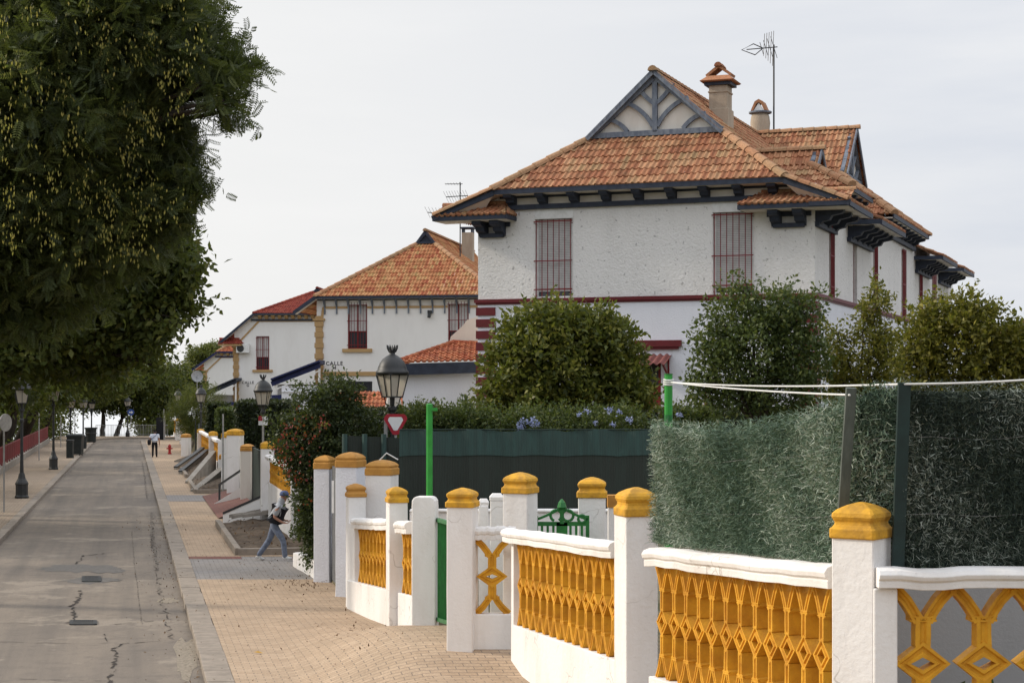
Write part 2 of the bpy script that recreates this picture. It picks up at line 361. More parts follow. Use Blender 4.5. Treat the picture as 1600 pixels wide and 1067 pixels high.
# ---------------------------------------------------------------- foliage
def tmpl(kind):
    if kind == 'broad':
        return np.array([(0, 0, 0), (.45, .26, .03), (1, 0, -.12), (.45, -.26, .03)], float), np.array([[0, 1, 2, 3]])
    if kind == 'needle':
        return np.array([(0, .05, 0), (0, -.05, 0), (1, -.03, .1), (1, .03, .1)], float), np.array([[0, 1, 2, 3]])
    if kind == 'pod':
        return np.array([(0, 0, 0), (.5, .2, .05), (1, 0, 0), (.5, -.2, .05)], float), np.array([[0, 1, 2, 3]])
    if kind == 'flower':
        v = []; f = []
        for k in range(5):
            a = 2*math.pi*k/5; c, s_ = math.cos(a), math.sin(a)
            for (x, y, z) in ((0, 0, 0), (.3, .22, .1), (.55, 0, .14), (.3, -.22, .1)): v.append((x*c-y*s_, x*s_+y*c, z))
            f.append([4*k, 4*k+1, 4*k+2, 4*k+3])
        return np.array(v), np.array(f)
    if kind == 'pinnate':
        v = []; f = []
        n = 8
        for k in range(n):
            x = .10+.82*k/(n-1); dz = -.25*x*x
            l = .25*(1-.5*abs(x-.45))
            for sg in (1, -1):
                b = len(v)
                v += [(x-.01, 0, dz), (x+.075, sg*l*.5, dz+.015), (x+.08, sg*l, dz-.05), (x-.02, sg*l*.55, dz+.015)]
                f.append([b, b+1, b+2, b+3])
        b = len(v); v += [(0, .008, 0), (0, -.008, 0), (.95, -.006, -.2), (.95, .006, -.2)]; f.append([b, b+1, b+2, b+3])
        return np.array(v), np.array(f)
def leaves(name, mat, parent, P, size, kind='broad', dirs=None, dirmix=.5, rb=0.0, jitter=.35, off=None, up=None):
    n = len(P); tv, tf = tmpl(kind); k = len(tv)
    d = RNG.normal(size=(n, 3)); d /= np.linalg.norm(d, axis=1)[:, None]
    if dirs is not None:
        d = d*(1-dirmix)+dirs*dirmix; d /= np.linalg.norm(d, axis=1)[:, None]+1e-9
    q = RNG.normal(size=(n, 3))
    if up is not None: q = q*.6+np.array(up)
    y = np.cross(q, d); y /= np.linalg.norm(y, axis=1)[:, None]+1e-9
    z = np.cross(d, y)
    sc = size*(1+jitter*(RNG.random(n)*2-1))
    V = P[:, None, :]+sc[:, None, None]*(tv[None, :, 0, None]*d[:, None, :]+tv[None, :, 1, None]*y[:, None, :]+tv[None, :, 2, None]*z[:, None, :])
    V = V.reshape(-1, 3)
    if off is None: off = np.array(root_off(parent)) if parent is not None else np.array([P[:, 0].mean(), P[:, 1].mean(), P[:, 2].min()])
    V = V-off
    Fc = (tf[None, :, :]+(np.arange(n)*k)[:, None, None]).reshape(-1, 4)
    me = bpy.data.meshes.new(name); nf = len(Fc)
    me.vertices.add(len(V)); me.vertices.foreach_set('co', V.astype(np.float32).ravel())
    me.loops.add(nf*4); me.loops.foreach_set('vertex_index', Fc.astype(np.int32).ravel())
    me.polygons.add(nf); me.polygons.foreach_set('loop_start', np.arange(0, nf*4, 4, dtype=np.int32))
    me.update(calc_edges=True)
    r = np.clip(RNG.random(n)+rb, 0, 1); r = np.repeat(r, len(tf)).astype(np.float32)
    a = me.attributes.new('rnd', 'FLOAT', 'FACE'); a.data.foreach_set('value', r)
    me.materials.append(M[mat])
    o = bpy.data.objects.new(name, me); COL.objects.link(o)
    if parent is not None: o.parent = parent
    else: o.location = off
    return o
def crown(blobs, twigs, per, tr, shell=.55, flat=1.0, up_shoot=True):
    """blobs (x,y,z,rx,ry,rz); returns leaf points and outward directions"""
    w = np.array([(b[3]*b[5]+b[3]*b[4]+b[4]*b[5])*(b[6] if len(b) > 6 else 1) for b in blobs]); w = w/w.sum()
    P = []; D = []
    for b, wk in zip(blobs, w):
        nt_ = max(3, int(twigs*wk))
        d = RNG.normal(size=(nt_, 3)); d /= np.linalg.norm(d, axis=1)[:, None]
        rr = shell+(1-shell)*RNG.random(nt_)**.6
        rr *= 1+.20*np.sin(d[:, 0]*6+b[0]*3)*np.cos(d[:, 2]*7+b[2]*2)+.10*RNG.normal(size=nt_)
        C = np.array(b[:3])+d*rr[:, None]*np.array(b[3:6])
        tw = (d+RNG.normal(size=(nt_, 3))*.7); tw /= np.linalg.norm(tw, axis=1)[:, None]; tl = RNG.random((nt_, per, 1))*2-.6
        g = np.clip(RNG.normal(size=(nt_, per, 3)), -1.7, 1.7)*tr*np.array([.55, .55, .55*flat])+tw[:, None, :]*tl*tr*1.5
        P.append((C[:, None, :]+g).reshape(-1, 3))
        D.append(np.repeat(d, per, axis=0))
        ns = max(2, int(nt_*.10)); e = RNG.normal(size=(ns, 3)); e[:, 2] = np.abs(e[:, 2])*.8+.1; e /= np.linalg.norm(e, axis=1)[:, None]
        q0 = np.array(b[:3])+e*np.array(b[3:6])*.92; gd = e*.5+np.array([0, 0, .55])*(1 if up_shoot else -.6)+RNG.normal(size=(ns, 3))*.3; gd /= np.linalg.norm(gd, axis=1)[:, None]
        ln = tr*(1.5+2.2*RNG.random(ns)); k_ = 12; tt = np.linspace(0, 1, k_)
        P.append((q0[:, None, :]+gd[:, None, :]*(ln[:, None]*tt[None, :])[:, :, None]+RNG.normal(size=(ns, k_, 3))*tr*.13).reshape(-1, 3)); D.append(np.repeat(gd, k_, axis=0))
    return np.concatenate(P), np.concatenate(D)
def limb(mb, a, b, r0, r1, wob=.15, n=5):
    a, b = Vector(a), Vector(b); pts = []; L = (b-a).length
    for k in range(n+1):
        t = k/n; p = a.lerp(b, t)
        if 0 < k < n: p += Vector((random.uniform(-1, 1), random.uniform(-1, 1), random.uniform(-.5, .5)))*wob*L*.35
        pts.append(p)
    mb.tube(pts, [lerp(r0, r1, k/n) for k in range(n+1)], 7); return pts
def tree(name, label, base, blobs, trunk_r, leafmat, twigs, per, tr, size, kind='broad', group=None, cat='tree', dirmix=.45, rb=0, shell=.5, fork=.35, droop=0, stems=1):
    base = Vector(base); t = thing(name, label, cat, base, group)
    mb = MB()
    cz = min(b[2]-b[5]*.6 for b in blobs); cx = sum(b[0] for b in blobs)/len(blobs); cy = sum(b[1] for b in blobs)/len(blobs)
    top = Vector((lerp(base.x, cx, .35), lerp(base.y, cy, .35), max(base.z+.4, lerp(base.z, cz, .8))))
    for k in range(stems):
        o_ = Vector((random.uniform(-1, 1), random.uniform(-1, 1), 0))*(.25*trunk_r*stems if stems > 1 else 0)
        pts = limb(mb, base+o_-Vector((0, 0, .1)), top+o_*2, trunk_r*(1.15 if stems == 1 else .7), trunk_r*.75, .06, 6)
    mb.build('trunk', 'bark', t, smooth=True)
    mb = MB()
    for b in blobs: 
        c = Vector(b[:3]); md = top.lerp(c, .45)+Vector((0, 0, .22*(c-top).length)); limb(mb, top, md, trunk_r*.5, trunk_r*.3, .08, 4); pts = limb(mb, md, c, trunk_r*.3, trunk_r*.1, .1, 6)
        for q in range(3):
            d = Vector((random.gauss(0, 1), random.gauss(0, 1), random.gauss(0, .7))).normalized()
            limb(mb, pts[random.randint(3, 5)], c+Vector((d.x*b[3]*.8, d.y*b[4]*.8, d.z*b[5]*.8)), trunk_r*.16, .012, .12, 4)
    mb.build('branches', 'bark', t, smooth=True)
    P, D = crown(blobs, twigs, per, tr, shell, 1.0, droop <= 0)
    D = D+np.array([0, 0, -droop]); D /= np.linalg.norm(D, axis=1)[:, None]
    leaves('crown', leafmat, t, P, size, kind, D, dirmix, rb)
    return t
def pxblobs(lst, Y):                      # (px, py, rpx[, rpy, dY]) at depth Y
    out = []
    for b in lst:
        px, py, r = b[:3]; ry = b[3] if len(b) > 3 else r; dy = b[4] if len(b) > 4 else 0
        y = Y+dy; out.append((X_(px, y), y, Z_(py, y), r*y/F, max(r, ry)*y/F*.9, ry*y/F, b[5] if len(b) > 5 else 1))
    return out
# ---------------------------------------------------------------- street geometry
KC = math.cos(math.atan(.2226)); KS = math.sin(math.atan(.2226))
def Xk(Y): return -4.53-.2226*(Y-25.5)
def hill(Y): return 2.4*((22-Y)/22)**1.7 if Y < 22 else 0.0
def sp(s, Y, z=0): return (Xk(Y)+s/KC, Y, z+hill(Y))
def sleft(Y): return -4.63+.008*(Y-48.8)
ROWS = [-30, -10, 0, 5, 10, 14, 18, 22, 24, 26, 28, 30, 33, 36, 38.2, 38.5, 43.8, 44.1, 48, 54, 60, 70, 80, 95, 110, 130, 150, 158, 164, 170, 200, 260, 330]
def foot(Y): return interp(Y, [10, 20, 23.4, 24.2, 25.6, 27, 28.5, 31, 33.5], [.3, .32, .38, .60, .66, .56, .28, .12, 0])
def garden(Y, s):
    if s < 3: return -.06
    if Y < 38.3: b = .9+min(.35, (s-3.6)*.1)
    elif Y < 44: return .02
    else: b = interp(Y, [44, 60, 100, 160], [.9, .9, 1.0, .4])+interp(s, [4.6, 9], [0, 2.3 if Y < 130 else 1.0])
    if s > 9 and Y < 38.3: b += interp(s, [9, 30], [0, 1.0])
    return b
def build_setting():
    cols = [-400, -120, -60, -25, -12, -9, -7.75, -7.5, -5, 0, .3, 3.2, 3.55, 4.4, 4.95, 9, 12, 30, 60, 120, 400]
    mb = MB(); idx = {}
    for j, Y in enumerate(ROWS):
        for i, s in enumerate(cols):
            if s < -7.6: z = interp(s, [-400, -60, -12, -7.75], [-6, -3, -.9, -.35])
            elif s <= .3: z = -.06
            else: z = garden(Y, s) if s > 3.3 else -.06
            if 3.3 < s < 4.6 and Y < 30: z = -.06
            if Y > 166: z -= min(34, (Y-166)*.42)
            x, y, z2 = sp(s, Y, z)
            idx[i, j] = mb.vert((x, y, z2))
    for j in range(len(ROWS)-1):
        for i in range(len(cols)-1):
            mb.cm = 1 if cols[i] < -7 else 0
            mb.face((idx[i, j], idx[i+1, j], idx[i+1, j+1], idx[i, j+1]))
    struct(mb.build('ground', ['garden_soil', 'grass_left'], loc=(0, 0, 0), smooth=False, fixn=False))
    mb = MB(); mb.poly([(-9000, 150, -32), (9000, 150, -32), (9000, 16000, -32), (-9000, 16000, -32)])
    struct(mb.build('estuary_water', 'estuary_water', loc=(0, 0, 0), fixn=False))
    # road
    mb = MB(); prev = None
    rows = [y for y in ROWS if y <= 158]
    for Y in rows:
        a = [mb.vert(sp(lerp(sleft(Y), 0, t), Y, 0)) for t in (0, .25, .5, .75, 1)]
        if prev:
            for k in range(4): mb.face((prev[k], prev[k+1], a[k+1], a[k]))
        prev = a
    # side road to the right at the far end
    mb.poly([sp(0, 150, 0), sp(40, 150, 0), sp(40, 158, 0), sp(0, 158, 0)])
    def rp(px, py, z=.004):
        Y = CZ*F/(py-HZ); return Vector(((px-CX)*Y/F, Y, z))
    def crackline(pts, w, jag=1.0, z=.008):
        P = [rp(*p, z) for p in pts]; Q = []
        for a, b in zip(P, P[1:]):
            n = max(2, int((b-a).length/.12))
            for k in range(n):
                q = a.lerp(b, k/n); q += Vector((random.uniform(-1, 1)*.035*jag, random.uniform(-1, 1)*.05*jag, 0)); Q.append(q)
        Q.append(P[-1])
        for a, b in zip(Q, Q[1:]):
            d = (b-a).normalized(); sd = Vector((-d.y, d.x, 0)); wa = w*random.choice((.15, .35, .55, .85, 1.1, .08))
            mb.poly([a-sd*wa, b-sd*wa, b+sd*wa, a+sd*wa])
    mb.cm = 1
    crackline([(172, 1067), (182, 1030), (178, 1012), (190, 1006)], .035, 1.5)
    crackline([(190, 1006), (260, 1001)], .022); crackline([(-20, 1002), (90, 1005), (190, 1006)], .011, .5)
    crackline([(112, 972), (116, 960), (112, 948), (122, 935), (127, 922)], .035, 1.6)
    crackline([(90, 975), (112, 972)], .025); crackline([(-20, 972), (40, 974), (92, 975)], .012, .5)
    crackline([(180, 975), (215, 972), (240, 970)], .022); crackline([(245, 957), (262, 958), (275, 960)], .03)
    crackline([(118, 882), (124, 876), (132, 868), (150, 866), (170, 864)], .03, 1.5)
    crackline([(30, 1061), (172, 1064)], .011, .6); crackline([(85, 954), (115, 954)], .012)
    crackline([(165, 990), (168, 1003)], .012); crackline([(0, 936), (210, 930)], .006, .5); crackline([(0, 905), (120, 905)], .005, .6)
    crackline([(222, 975), (216, 930), (210, 880), (206, 830)], .006, .5)
    for (a, b) in (((40, 848), (205, 845)), ((60, 818), (203, 815)), ((70, 790), (206, 788)), ((90, 762), (208, 760)), ((105, 740), (210, 739))):
        crackline([a, b], .008, .6)
    crackline([(268, 1000), (258, 962), (250, 925), (244, 880), (240, 845), (236, 800)], .012, 2.0)
    crackline([(230, 780), (226, 745), (222, 720)], .016, 1.5); crackline([(238, 862), (236, 835)], .022, 1.5)
    mb.cm = 2
    def blob(cx, cy, rx, ry, n=26, z=.004, seed=0):
        rr = random.Random(seed); pts = []
        for k in range(n):
            a = 2*math.pi*k/n; q = 1+rr.uniform(-.28, .28); pts.append(rp(cx+rx*q*math.cos(a), cy+ry*q*math.sin(a), z))
        mb.poly(pts)
    blob(128, 888, 62, 6, seed=3); blob(165, 890, 28, 5, z=.006, seed=5); blob(135, 907, 35, 5, z=.004, seed=8); blob(160, 906, 32, 3, z=.006, seed=9)
    mb.cm = 3
    blob(292, 1028, 20, 30, seed=4); blob(262, 938, 16, 4, seed=6)
    struct(mb.build('road', ['road_concrete', 'crack', 'patch', 'gravel_patch'], loc=(0, 0, 0), fixn=False))
    # drains
    for (px, py, w, h, lab) in ((130, 973, 38, 6, 'rectangular iron drain grate across the cracked road, nearest to the camera'), (143, 905, 26, 8, 'square iron manhole cover in the dark patch of the road')):
        t = thing('drain_grate', lab, 'drain', rp(px, py))
        a, b, c, d = rp(px-w/2, py+h/2, .012), rp(px+w/2, py+h/2, .012), rp(px+w/2, py-h/2, .012), rp(px-w/2, py-h/2, .012)
        mf = MB(); mg = MB()
        for p, q in ((a, b), (b, c), (c, d), (d, a)): mf.beam(p, q, .06, .02)
        n = 12
        for k in range(1, n): mg.beam(a.lerp(b, k/n), d.lerp(c, k/n), .025, .015)
        mf.build('frame', 'iron', t); mg.build('grating', 'iron', t)
    # right kerb and pavement
    def strip(name, s0, s1, z0, z1, Y0, Y1, mat, hfun=None, nS=2, step=1.5, skirt=None):
        mb = MB(); uv = []; prev = None; n = max(2, int((Y1-Y0)/step))
        for j in range(n+1):
            Y = lerp(Y0, Y1, j/n); a = []
            for i in range(nS+1):
                s = lerp(s0(Y) if callable(s0) else s0, s1(Y) if callable(s1) else s1, i/nS)
                z = lerp(z0, z1, i/nS)+(hfun(s, Y) if hfun else 0)
                a.append(mb.vert(sp(s, Y, z))); uv.append((s, Y/KC))
            if prev:
                for i in range(nS): mb.face((prev[i], prev[i+1], a[i+1], a[i]))
            prev = a
        mb.uv = uv
        return mb.build(name, mat, loc=(0, 0, 0), fixn=False)
    def kerb(name, sf, w, Y0, Y1, top, mat='kerb_stone', seg=1.0, bot=-.05):
        mb = MB(); n = int((Y1-Y0)/seg)
        for j in range(n):
            ya, yb = Y0+seg*j+.006, Y0+seg*(j+1)-.006
            t = top+random.uniform(-.006, .006); dx = random.uniform(-.008, .008)
            pts = []
            for z in (bot, t):
                for (s, y) in ((0, ya), (w, ya), (w, yb), (0, yb)): pts.append(sp((sf(y) if callable(sf) else sf)+s+dx, y, z))
            i = [mb.vert(p) for p in pts]
            for q in ((4, 5, 6, 7), (0, 1, 5, 4), (1, 2, 6, 5), (2, 3, 7, 6), (3, 0, 4, 7)): mb.face([i[k] for k in q])
        return struct(mb.build(name, mat, loc=(0, 0, 0), bevel=.012, fixn=False))
    kerb('right_kerb', 0, .40, 0, 150, .12)
    ease = lambda t: max(0, min(1, t))**2*(3-2*max(0, min(1, t)))
    hf = lambda s, Y: foot(Y)*ease((s-1.1)/1.9)
    struct(strip('right_pavement', .40, 4.6, .115, .115, 0, 38.6, 'paving', hf, 14, .7))
    struct(strip('lane_paving', .40, 14, .105, .105, 38.6, 44.25, 'paving_grey', None, 8))
    struct(strip('tactile_paving', .40, 1.7, .112, .112, 43.4, 44.0, 'paving_red', None, 2))
    struct(strip('far_pavement', .40, 3.3, .115, .115, 44.0, 150, 'paving', None, 4))
    struct(strip('far_crossing', .40, 3.0, .121, .121, 66, 70, 'paving_grey', None, 2))
    # left kerb and pavement
    kerb('left_kerb', lambda Y: sleft(Y)-.28, .28, 26, 150, .13)
    struct(strip('left_pavement', -7.55, lambda Y: sleft(Y)-.28, .12, .125, 20, 158, 'paving_left', None, 3))
    # end of the street: kerb and pavement across
    mb = MB(); mb.uv = []
    pts = [sp(-7.5, 157.6, .126), sp(sleft(150)-.3, 149.5, .126), sp(-3.9, 152.5, .126), sp(-3.2, 155.5, .126), sp(-1.8, 157.2, .126), sp(0, 157.8, .126), sp(40, 157.8, .126), sp(40, 163, .126), sp(-7.5, 163, .126)]
    for p in pts: mb.uv.append((p[0], p[1]))
    mb.poly(pts); mb.uv = mb.uv
    struct(mb.build('end_pavement', 'paving_left', loc=(0, 0, 0), fixn=False))
    mb = MB()
    for a, b in zip(pts[1:6], pts[2:7]): mb.beam((a[0], a[1], .05), (b[0], b[1], .05), .25, .17)
    struct(mb.build('end_kerb', 'kerb_stone', loc=(0, 0, 0)))
    # litter of leaves, one stuff object
    P = []
    for k in range(800):
        Y = random.uniform(25, 60); s = random.choice([random.gauss(-.12, .12), random.gauss(-.3, .5), random.uniform(.5, 3), random.gauss(2.6, .4)])
        if s > 2.9: continue
        x, y, z = sp(s, Y, (.118+hf(s, Y)+.012) if s > .05 else .012)
        P.append((x, y, z))
    P += [sp(random.gauss(2.4, .5), random.gauss(37.5, .8), .15) for _ in range(160)]
    o = leaves('fallen_leaves', 'dead_leaf', None, np.array(P), .055, 'broad', np.tile([0, 0, .0], (len(P), 1)), .2, off=np.zeros(3), up=(0, 0, 4))
    tag(o, 'small dry fallen leaves scattered over pavement and road edge', 'leaves', kind='stuff')
    x, y, z = sp(.85, 27.6, .15); o = leaves('yellow_leaf', 'yellow_leaf', None, np.array([(x, y, z)]), .14, 'broad', np.array([[1, 0, .05]]), .9, up=(0, 0, 5))
    tag(o, 'single yellow fallen leaf on the beige pavement near the kerb', 'leaf')
build_setting()
# ---------------------------------------------------------------- roofs and houses
PROF = [(0, 0), (.12, .75), (.26, 1), (.40, .75), (.52, 0), (1, .05)]
def tile_plane(mb, pts, tw=.20, course=.44, wave=.045, lip=.035):
    P = [Vector(p) for p in pts]; u = (P[1]-P[0]).normalized(); n = u.cross(P[-1]-P[0]).normalized(); v = n.cross(u)
    q = [((p-P[0]).dot(u), (p-P[0]).dot(v)) for p in P]
    a0, a1 = min(x for x, _ in q), max(x for x, _ in q); bmax = max(y for _, y in q)
    def span(a):
        lo, hi = 1e9, -1e9
        for (xa, ya), (xb, yb) in zip(q, q[1:]+q[:1]):
            if abs(xb-xa) < 1e-6:
                if abs(a-xa) < 1e-4:
                    lo = min(lo, ya, yb); hi = max(hi, ya, yb)
                continue
            t = (a-xa)/(xb-xa)
            if -1e-6 <= t <= 1+1e-6: y = ya+t*(yb-ya); lo = min(lo, y); hi = max(hi, y)
        return lo, hi
    nt_ = max(1, int(round((a1-a0)/tw))); tw = (a1-a0)/nt_
    nc = int(bmax/course)+1; tone = [random.gauss(0, .06) for _ in range(nc)]
    cols = {}
    for i in range(nt_):
        for k in range(5):
            fa, ha = PROF[k]; fb, hb = PROF[k+1]
            A = a0+tw*(i+fa); B = a0+tw*(i+fb)
            sa = span(min(max(A, a0), a1)); sb = span(min(max(B, a0), a1))
            for j in range(nc):
                b0, b1 = j*course, (j+1)*course+.03
                la0, la1 = max(b0, sa[0]), min(b1, sa[1]); lb0, lb1 = max(b0, sb[0]), min(b1, sb[1])
                if la1-la0 < .01 and lb1-lb0 < .01: continue
                la1 = max(la1, la0); lb1 = max(lb1, lb0)
                key = (i, j)
                if key not in cols: cols[key] = (min(1, max(0, random.random()+tone[j])), random.uniform(-.008, .012))
                rr, dj = cols[key]
                def pt(a, b, h, bb): return P[0]+u*a+v*b+n*(h*wave+lip*max(0, 1-(bb-b0)/course)+dj)
                i0 = mb.vert(pt(A, la0, ha, la0)); i1 = mb.vert(pt(B, lb0, hb, lb0)); i2 = mb.vert(pt(B, lb1, hb, lb1)); i3 = mb.vert(pt(A, la1, ha, la1))
                mb.face((i0, i1, i2, i3), rr)
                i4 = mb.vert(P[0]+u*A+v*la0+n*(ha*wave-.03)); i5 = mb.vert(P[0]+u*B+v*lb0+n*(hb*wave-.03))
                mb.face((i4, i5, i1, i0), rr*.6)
def ridge_caps(mb, a, b, r=.13, L=.42, up=(0, 0, 1), lift=.03):
    a, b = Vector(a), Vector(b); d = (b-a); D = d.length; d.normalize(); up = Vector(up); up = (up-d*up.dot(d)).normalized(); sd = d.cross(up)
    n = max(1, int(D/L))
    for k in range(n):
        rr = random.random(); p, q = a+d*(D*k/n-.02), a+d*(D*(k+1)/n+.04); rings = []
        for (c, rad) in ((p, r*1.08), (q, r*.9)):
            rings.append([mb.vert(c+up*(lift-.05)+sd*rad*math.cos(t)+up*rad*math.sin(t)) for t in [math.pi*j/6 for j in range(7)]])
        for j in range(6): mb.face((rings[0][j], rings[0][j+1], rings[1][j+1], rings[1][j]), rr)
        mb.face(rings[0], rr); mb.face(rings[1], rr)
def ridge_part(par, mat, a, b, T=None, **k):
    mb = MB(T); ridge_caps(mb, a, b, **k); return mb.build('ridge_tiles', mat, par, fixn=False)
def frame_T(O, ang):
    c, s = math.cos(ang), math.sin(ang)
    return Matrix(((c, s, 0, O[0]), (-s, c, 0, O[1]), (0, 0, 1, O[2] if len(O) > 2 else 0), (0, 0, 0, 1)))
def side_T(T, W, y0=0): return T @ Matrix(((0, -1, 0, W), (1, 0, 0, y0), (0, 0, 1, 0), (0, 0, 0, 1)))
def corbel(mb, x, y, zb, zt, out, w=.27):
    h = zt-zb
    pr = [(0, 0), (-.14*out, 0), (-.26*out, .22*h), (-.50*out, .32*h), (-.58*out, .58*h), (-.92*out, .70*h), (-out, .82*h), (-out, h), (0, h)]
    mb.prism([(x-w/2, y+a, zb+b) for a, b in pr], (w, 0, 0))
def wall(mb, x0, x1, z0, ztop, openings, y=0, depth=.22, breaks=()):
    xs = sorted(set([x0, x1]+[o[0] for o in openings]+[o[1] for o in openings]+list(breaks)))
    for xa, xb in zip(xs, xs[1:]):
        xm = (xa+xb)/2; ta, tb = ztop(xa+1e-5), ztop(xb-1e-5); lo = z0
        for o in sorted([o for o in openings if o[0] < xm < o[1]], key=lambda o: o[2]):
            mb.poly([(xa, y, lo), (xb, y, lo), (xb, y, o[2]), (xa, y, o[2])]); lo = o[3]
        mb.poly([(xa, y, lo), (xb, y, lo), (xb, y, tb), (xa, y, ta)])
    for (a, b, c, d) in [o[:4] for o in openings]:
        e = y+depth
        mb.poly([(a, y, c), (a, e, c), (a, e, d), (a, y, d)]); mb.poly([(b, y, c), (b, y, d), (b, e, d), (b, e, c)])
        mb.poly([(a, y, c), (b, y, c), (b, e, c), (a, e, c)]); mb.poly([(a, y, d), (a, e, d), (b, e, d), (b, y, d)])
def front_gable(T, W, L, par, tile, trim, tr2, ze, xi, g, gy, zg0, zr, tracery=True, nb=9, band=True, over=.7, zb=None, bstyle='corbel', panel='cream'):
    c = W/2; oh = .3 if tracery else .12
    mb = MB(T)
    tile_plane(mb, [(xi, -over, ze), (W-xi, -over, ze), (c+g, gy, zg0), (c-g, gy, zg0)])
    y1 = gy-oh
    tile_plane(mb, [(c+g, y1, zg0), (c+g, L, zg0), (c, L, zr), (c, y1, zr)]); tile_plane(mb, [(c-g, L, zg0), (c-g, y1, zg0), (c, y1, zr), (c, L, zr)])
    tile_plane(mb, [(W-xi, -over, ze), (W-xi, L, ze), (c+g, L, zg0), (c+g, gy, zg0)]); tile_plane(mb, [(xi, L, ze), (xi, -over, ze), (c-g, gy, zg0), (c-g, L, zg0)])
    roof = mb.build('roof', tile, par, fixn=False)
    hm = 'hip_tile' if tile != 'roof_tiles_red' else 'roof_tiles_red'
    ridge_part(roof, hm, (c, y1-.06, zr), (c, L, zr), T, r=.15)
    ridge_part(roof, hm, (xi, -over, ze), (c-g, gy, zg0), T, r=.16, L=.5, lift=.05); ridge_part(roof, hm, (W-xi, -over, ze), (c+g, gy, zg0), T, r=.16, L=.5, lift=.05)
    # gablet
    mb = MB(T); mb.prism([(c-g+.1, gy+.02, zg0+.02), (c+g-.1, gy+.02, zg0+.02), (c, gy+.02, zr-.12)], (0, .1, 0)); mb.build('gable_panel', panel, par)
    mb = MB(T); yb = gy-.05; w = .17 if tracery else .1
    mb.beam((c-g-.05, yb, zg0+.08), (c+g+.05, yb, zg0+.08), .14, w, (0, 0, 1))
    sl = (zr-zg0)/g
    for sg in (-1, 1):
        mb.beam((c+sg*(g-.02), yb-.02, zg0+.06), (c, yb-.02, zr-.16), .14, w*1.2, (0, 0, 1))
        mb.beam((c+sg*(g+.05), y1+.03, zg0-.03), (c, y1+.03, zr-.03), .05, .15, (0, 0, 1))
    if tracery:
        H = zr-zg0
        mb.beam((c, yb-.01, zg0+.1), (c, yb-.01, zr-.2), .12, .16, (1, 0, 0))
        def arc(p, q, bulge, n=7):
            p, q = Vector(p), Vector(q); prev = p
            d = (q-p); nrm = Vector((-d.z, 0, d.x)).normalized()
            for k in range(1, n+1):
                t = k/n; cur = p.lerp(q, t)+nrm*bulge*4*t*(1-t)
                mb.beam(prev, cur, .10, .13, (0, 0, 1)); prev = cur
        for sg in (-1, 1):
            arc((c+sg*.04, yb, zg0+.50*H), (c+sg*.27*g, yb, zg0+.80*H), -sg*.05)
            arc((c+sg*.07, yb, zg0+.14*H), (c+sg*.50*g, yb, zg0+.56*H), sg*.14)
            arc((c+sg*.42*g, yb, zg0+.08*H), (c+sg*.76*g, yb, zg0+.30*H), sg*.09)
    mb.build('gable_timber', trim if not tracery else 'slate_blue', par)
    # eave
    zt = ze-.12; zb = zb or ze-.47
    mb = MB(T); mb.beam((xi-.02, -over+.02, ze-.07), (W-xi+.02, -over+.02, ze-.07), .05, .15); mb.build('fascia', trim, par)
    mb = MB(T); mb.box(xi, W-xi, -over+.05, 0, zt-.03, zt); mb.build('soffit', 'cream', par)
    if band:
        mb = MB(T); mb.box(xi, W-xi, -.03, .02, zb, zt-.03); mb.build('frieze', 'cream' if bstyle == 'corbel' else 'white_plain', par)
        mb = MB(T)
        if bstyle == 'corbel': mb.box(xi-.3, W-xi+.3, -.14, .0, zb-.12, zb+.03)
        mb.box(xi, W-xi, -.07, -.03, zt-.10, zt-.03)
        mb.build('wall_plate', trim, par)
        for k in range(nb):
            x = lerp(xi+.45, W-xi-.45, k/(nb-1)); mb = MB(T)
            if bstyle == 'corbel': corbel(mb, x, -.03, zb-.02, zt-.03, over-.12)
            else:
                mb.beam((x, -.06, zb-.5), (x, -.06, zt-.03), .07, .08, (0, 1, 0)); mb.beam((x, -.06, zb-.1), (x, -over+.1, zt-.05), .07, .07)
            mb.build('bracket', tr2, par)
    return roof
def pent(T, x0, x1, par, tile, trim, ze, zw, over=.95, hipl=True, hipr=True, nb=2, bx0=None, bx1=None):
    mb = MB(T); a = .55 if hipl else 0; b = .35 if hipr else 0
    tile_plane(mb, [(x0, -over, ze), (x1, -over, ze), (x1-b, .05, zw), (x0+a, .05, zw)])
    if hipr: tile_plane(mb, [(x1, -over, ze), (x1, .05, ze), (x1-b, .05, zw)])
    if hipl: tile_plane(mb, [(x0, .05, ze), (x0, -over, ze), (x0+a, .05, zw)])
    roof = mb.build('eyebrow_roof', tile, par, fixn=False)
    mb = MB(T); ridge_caps(mb, (x0+a, 0, zw), (x1-b, 0, zw), r=.11); mb.build('ridge_tiles', tile, roof, fixn=False)
    mb = MB(T); mb.box(x0, x1, -over+.03, -over+.08, ze-.15, ze-.02); mb.box(x0-.02, x0+.04, -over+.03, .02, ze-.15, ze-.02); mb.box(x1-.04, x1+.02, -over+.03, .02, ze-.15, ze-.02); mb.build('fascia', trim, par)
    mb = MB(T); mb.box(x0+.05, x1-.05, -over+.09, .02, ze-.17, ze-.11); mb.build('soffit', 'cream', par)
    bx0 = bx0 if bx0 is not None else x0+.6; bx1 = bx1 if bx1 is not None else x1-.6
    mb = MB(T); mb.box(bx0-.3, bx1+.3, -.10, .01, ze-.32, ze-.18); mb.box(bx0-.1, bx1+.1, -.16, .01, ze-.66, ze-.53); mb.build('bracket_beam', trim, par)
    for k in range(nb):
        x = lerp(bx0, bx1, k/max(1, nb-1)); mb = MB(T); corbel(mb, x, 0, ze-.62, ze-.17, over-.2, .3); mb.build('bracket', trim, par)
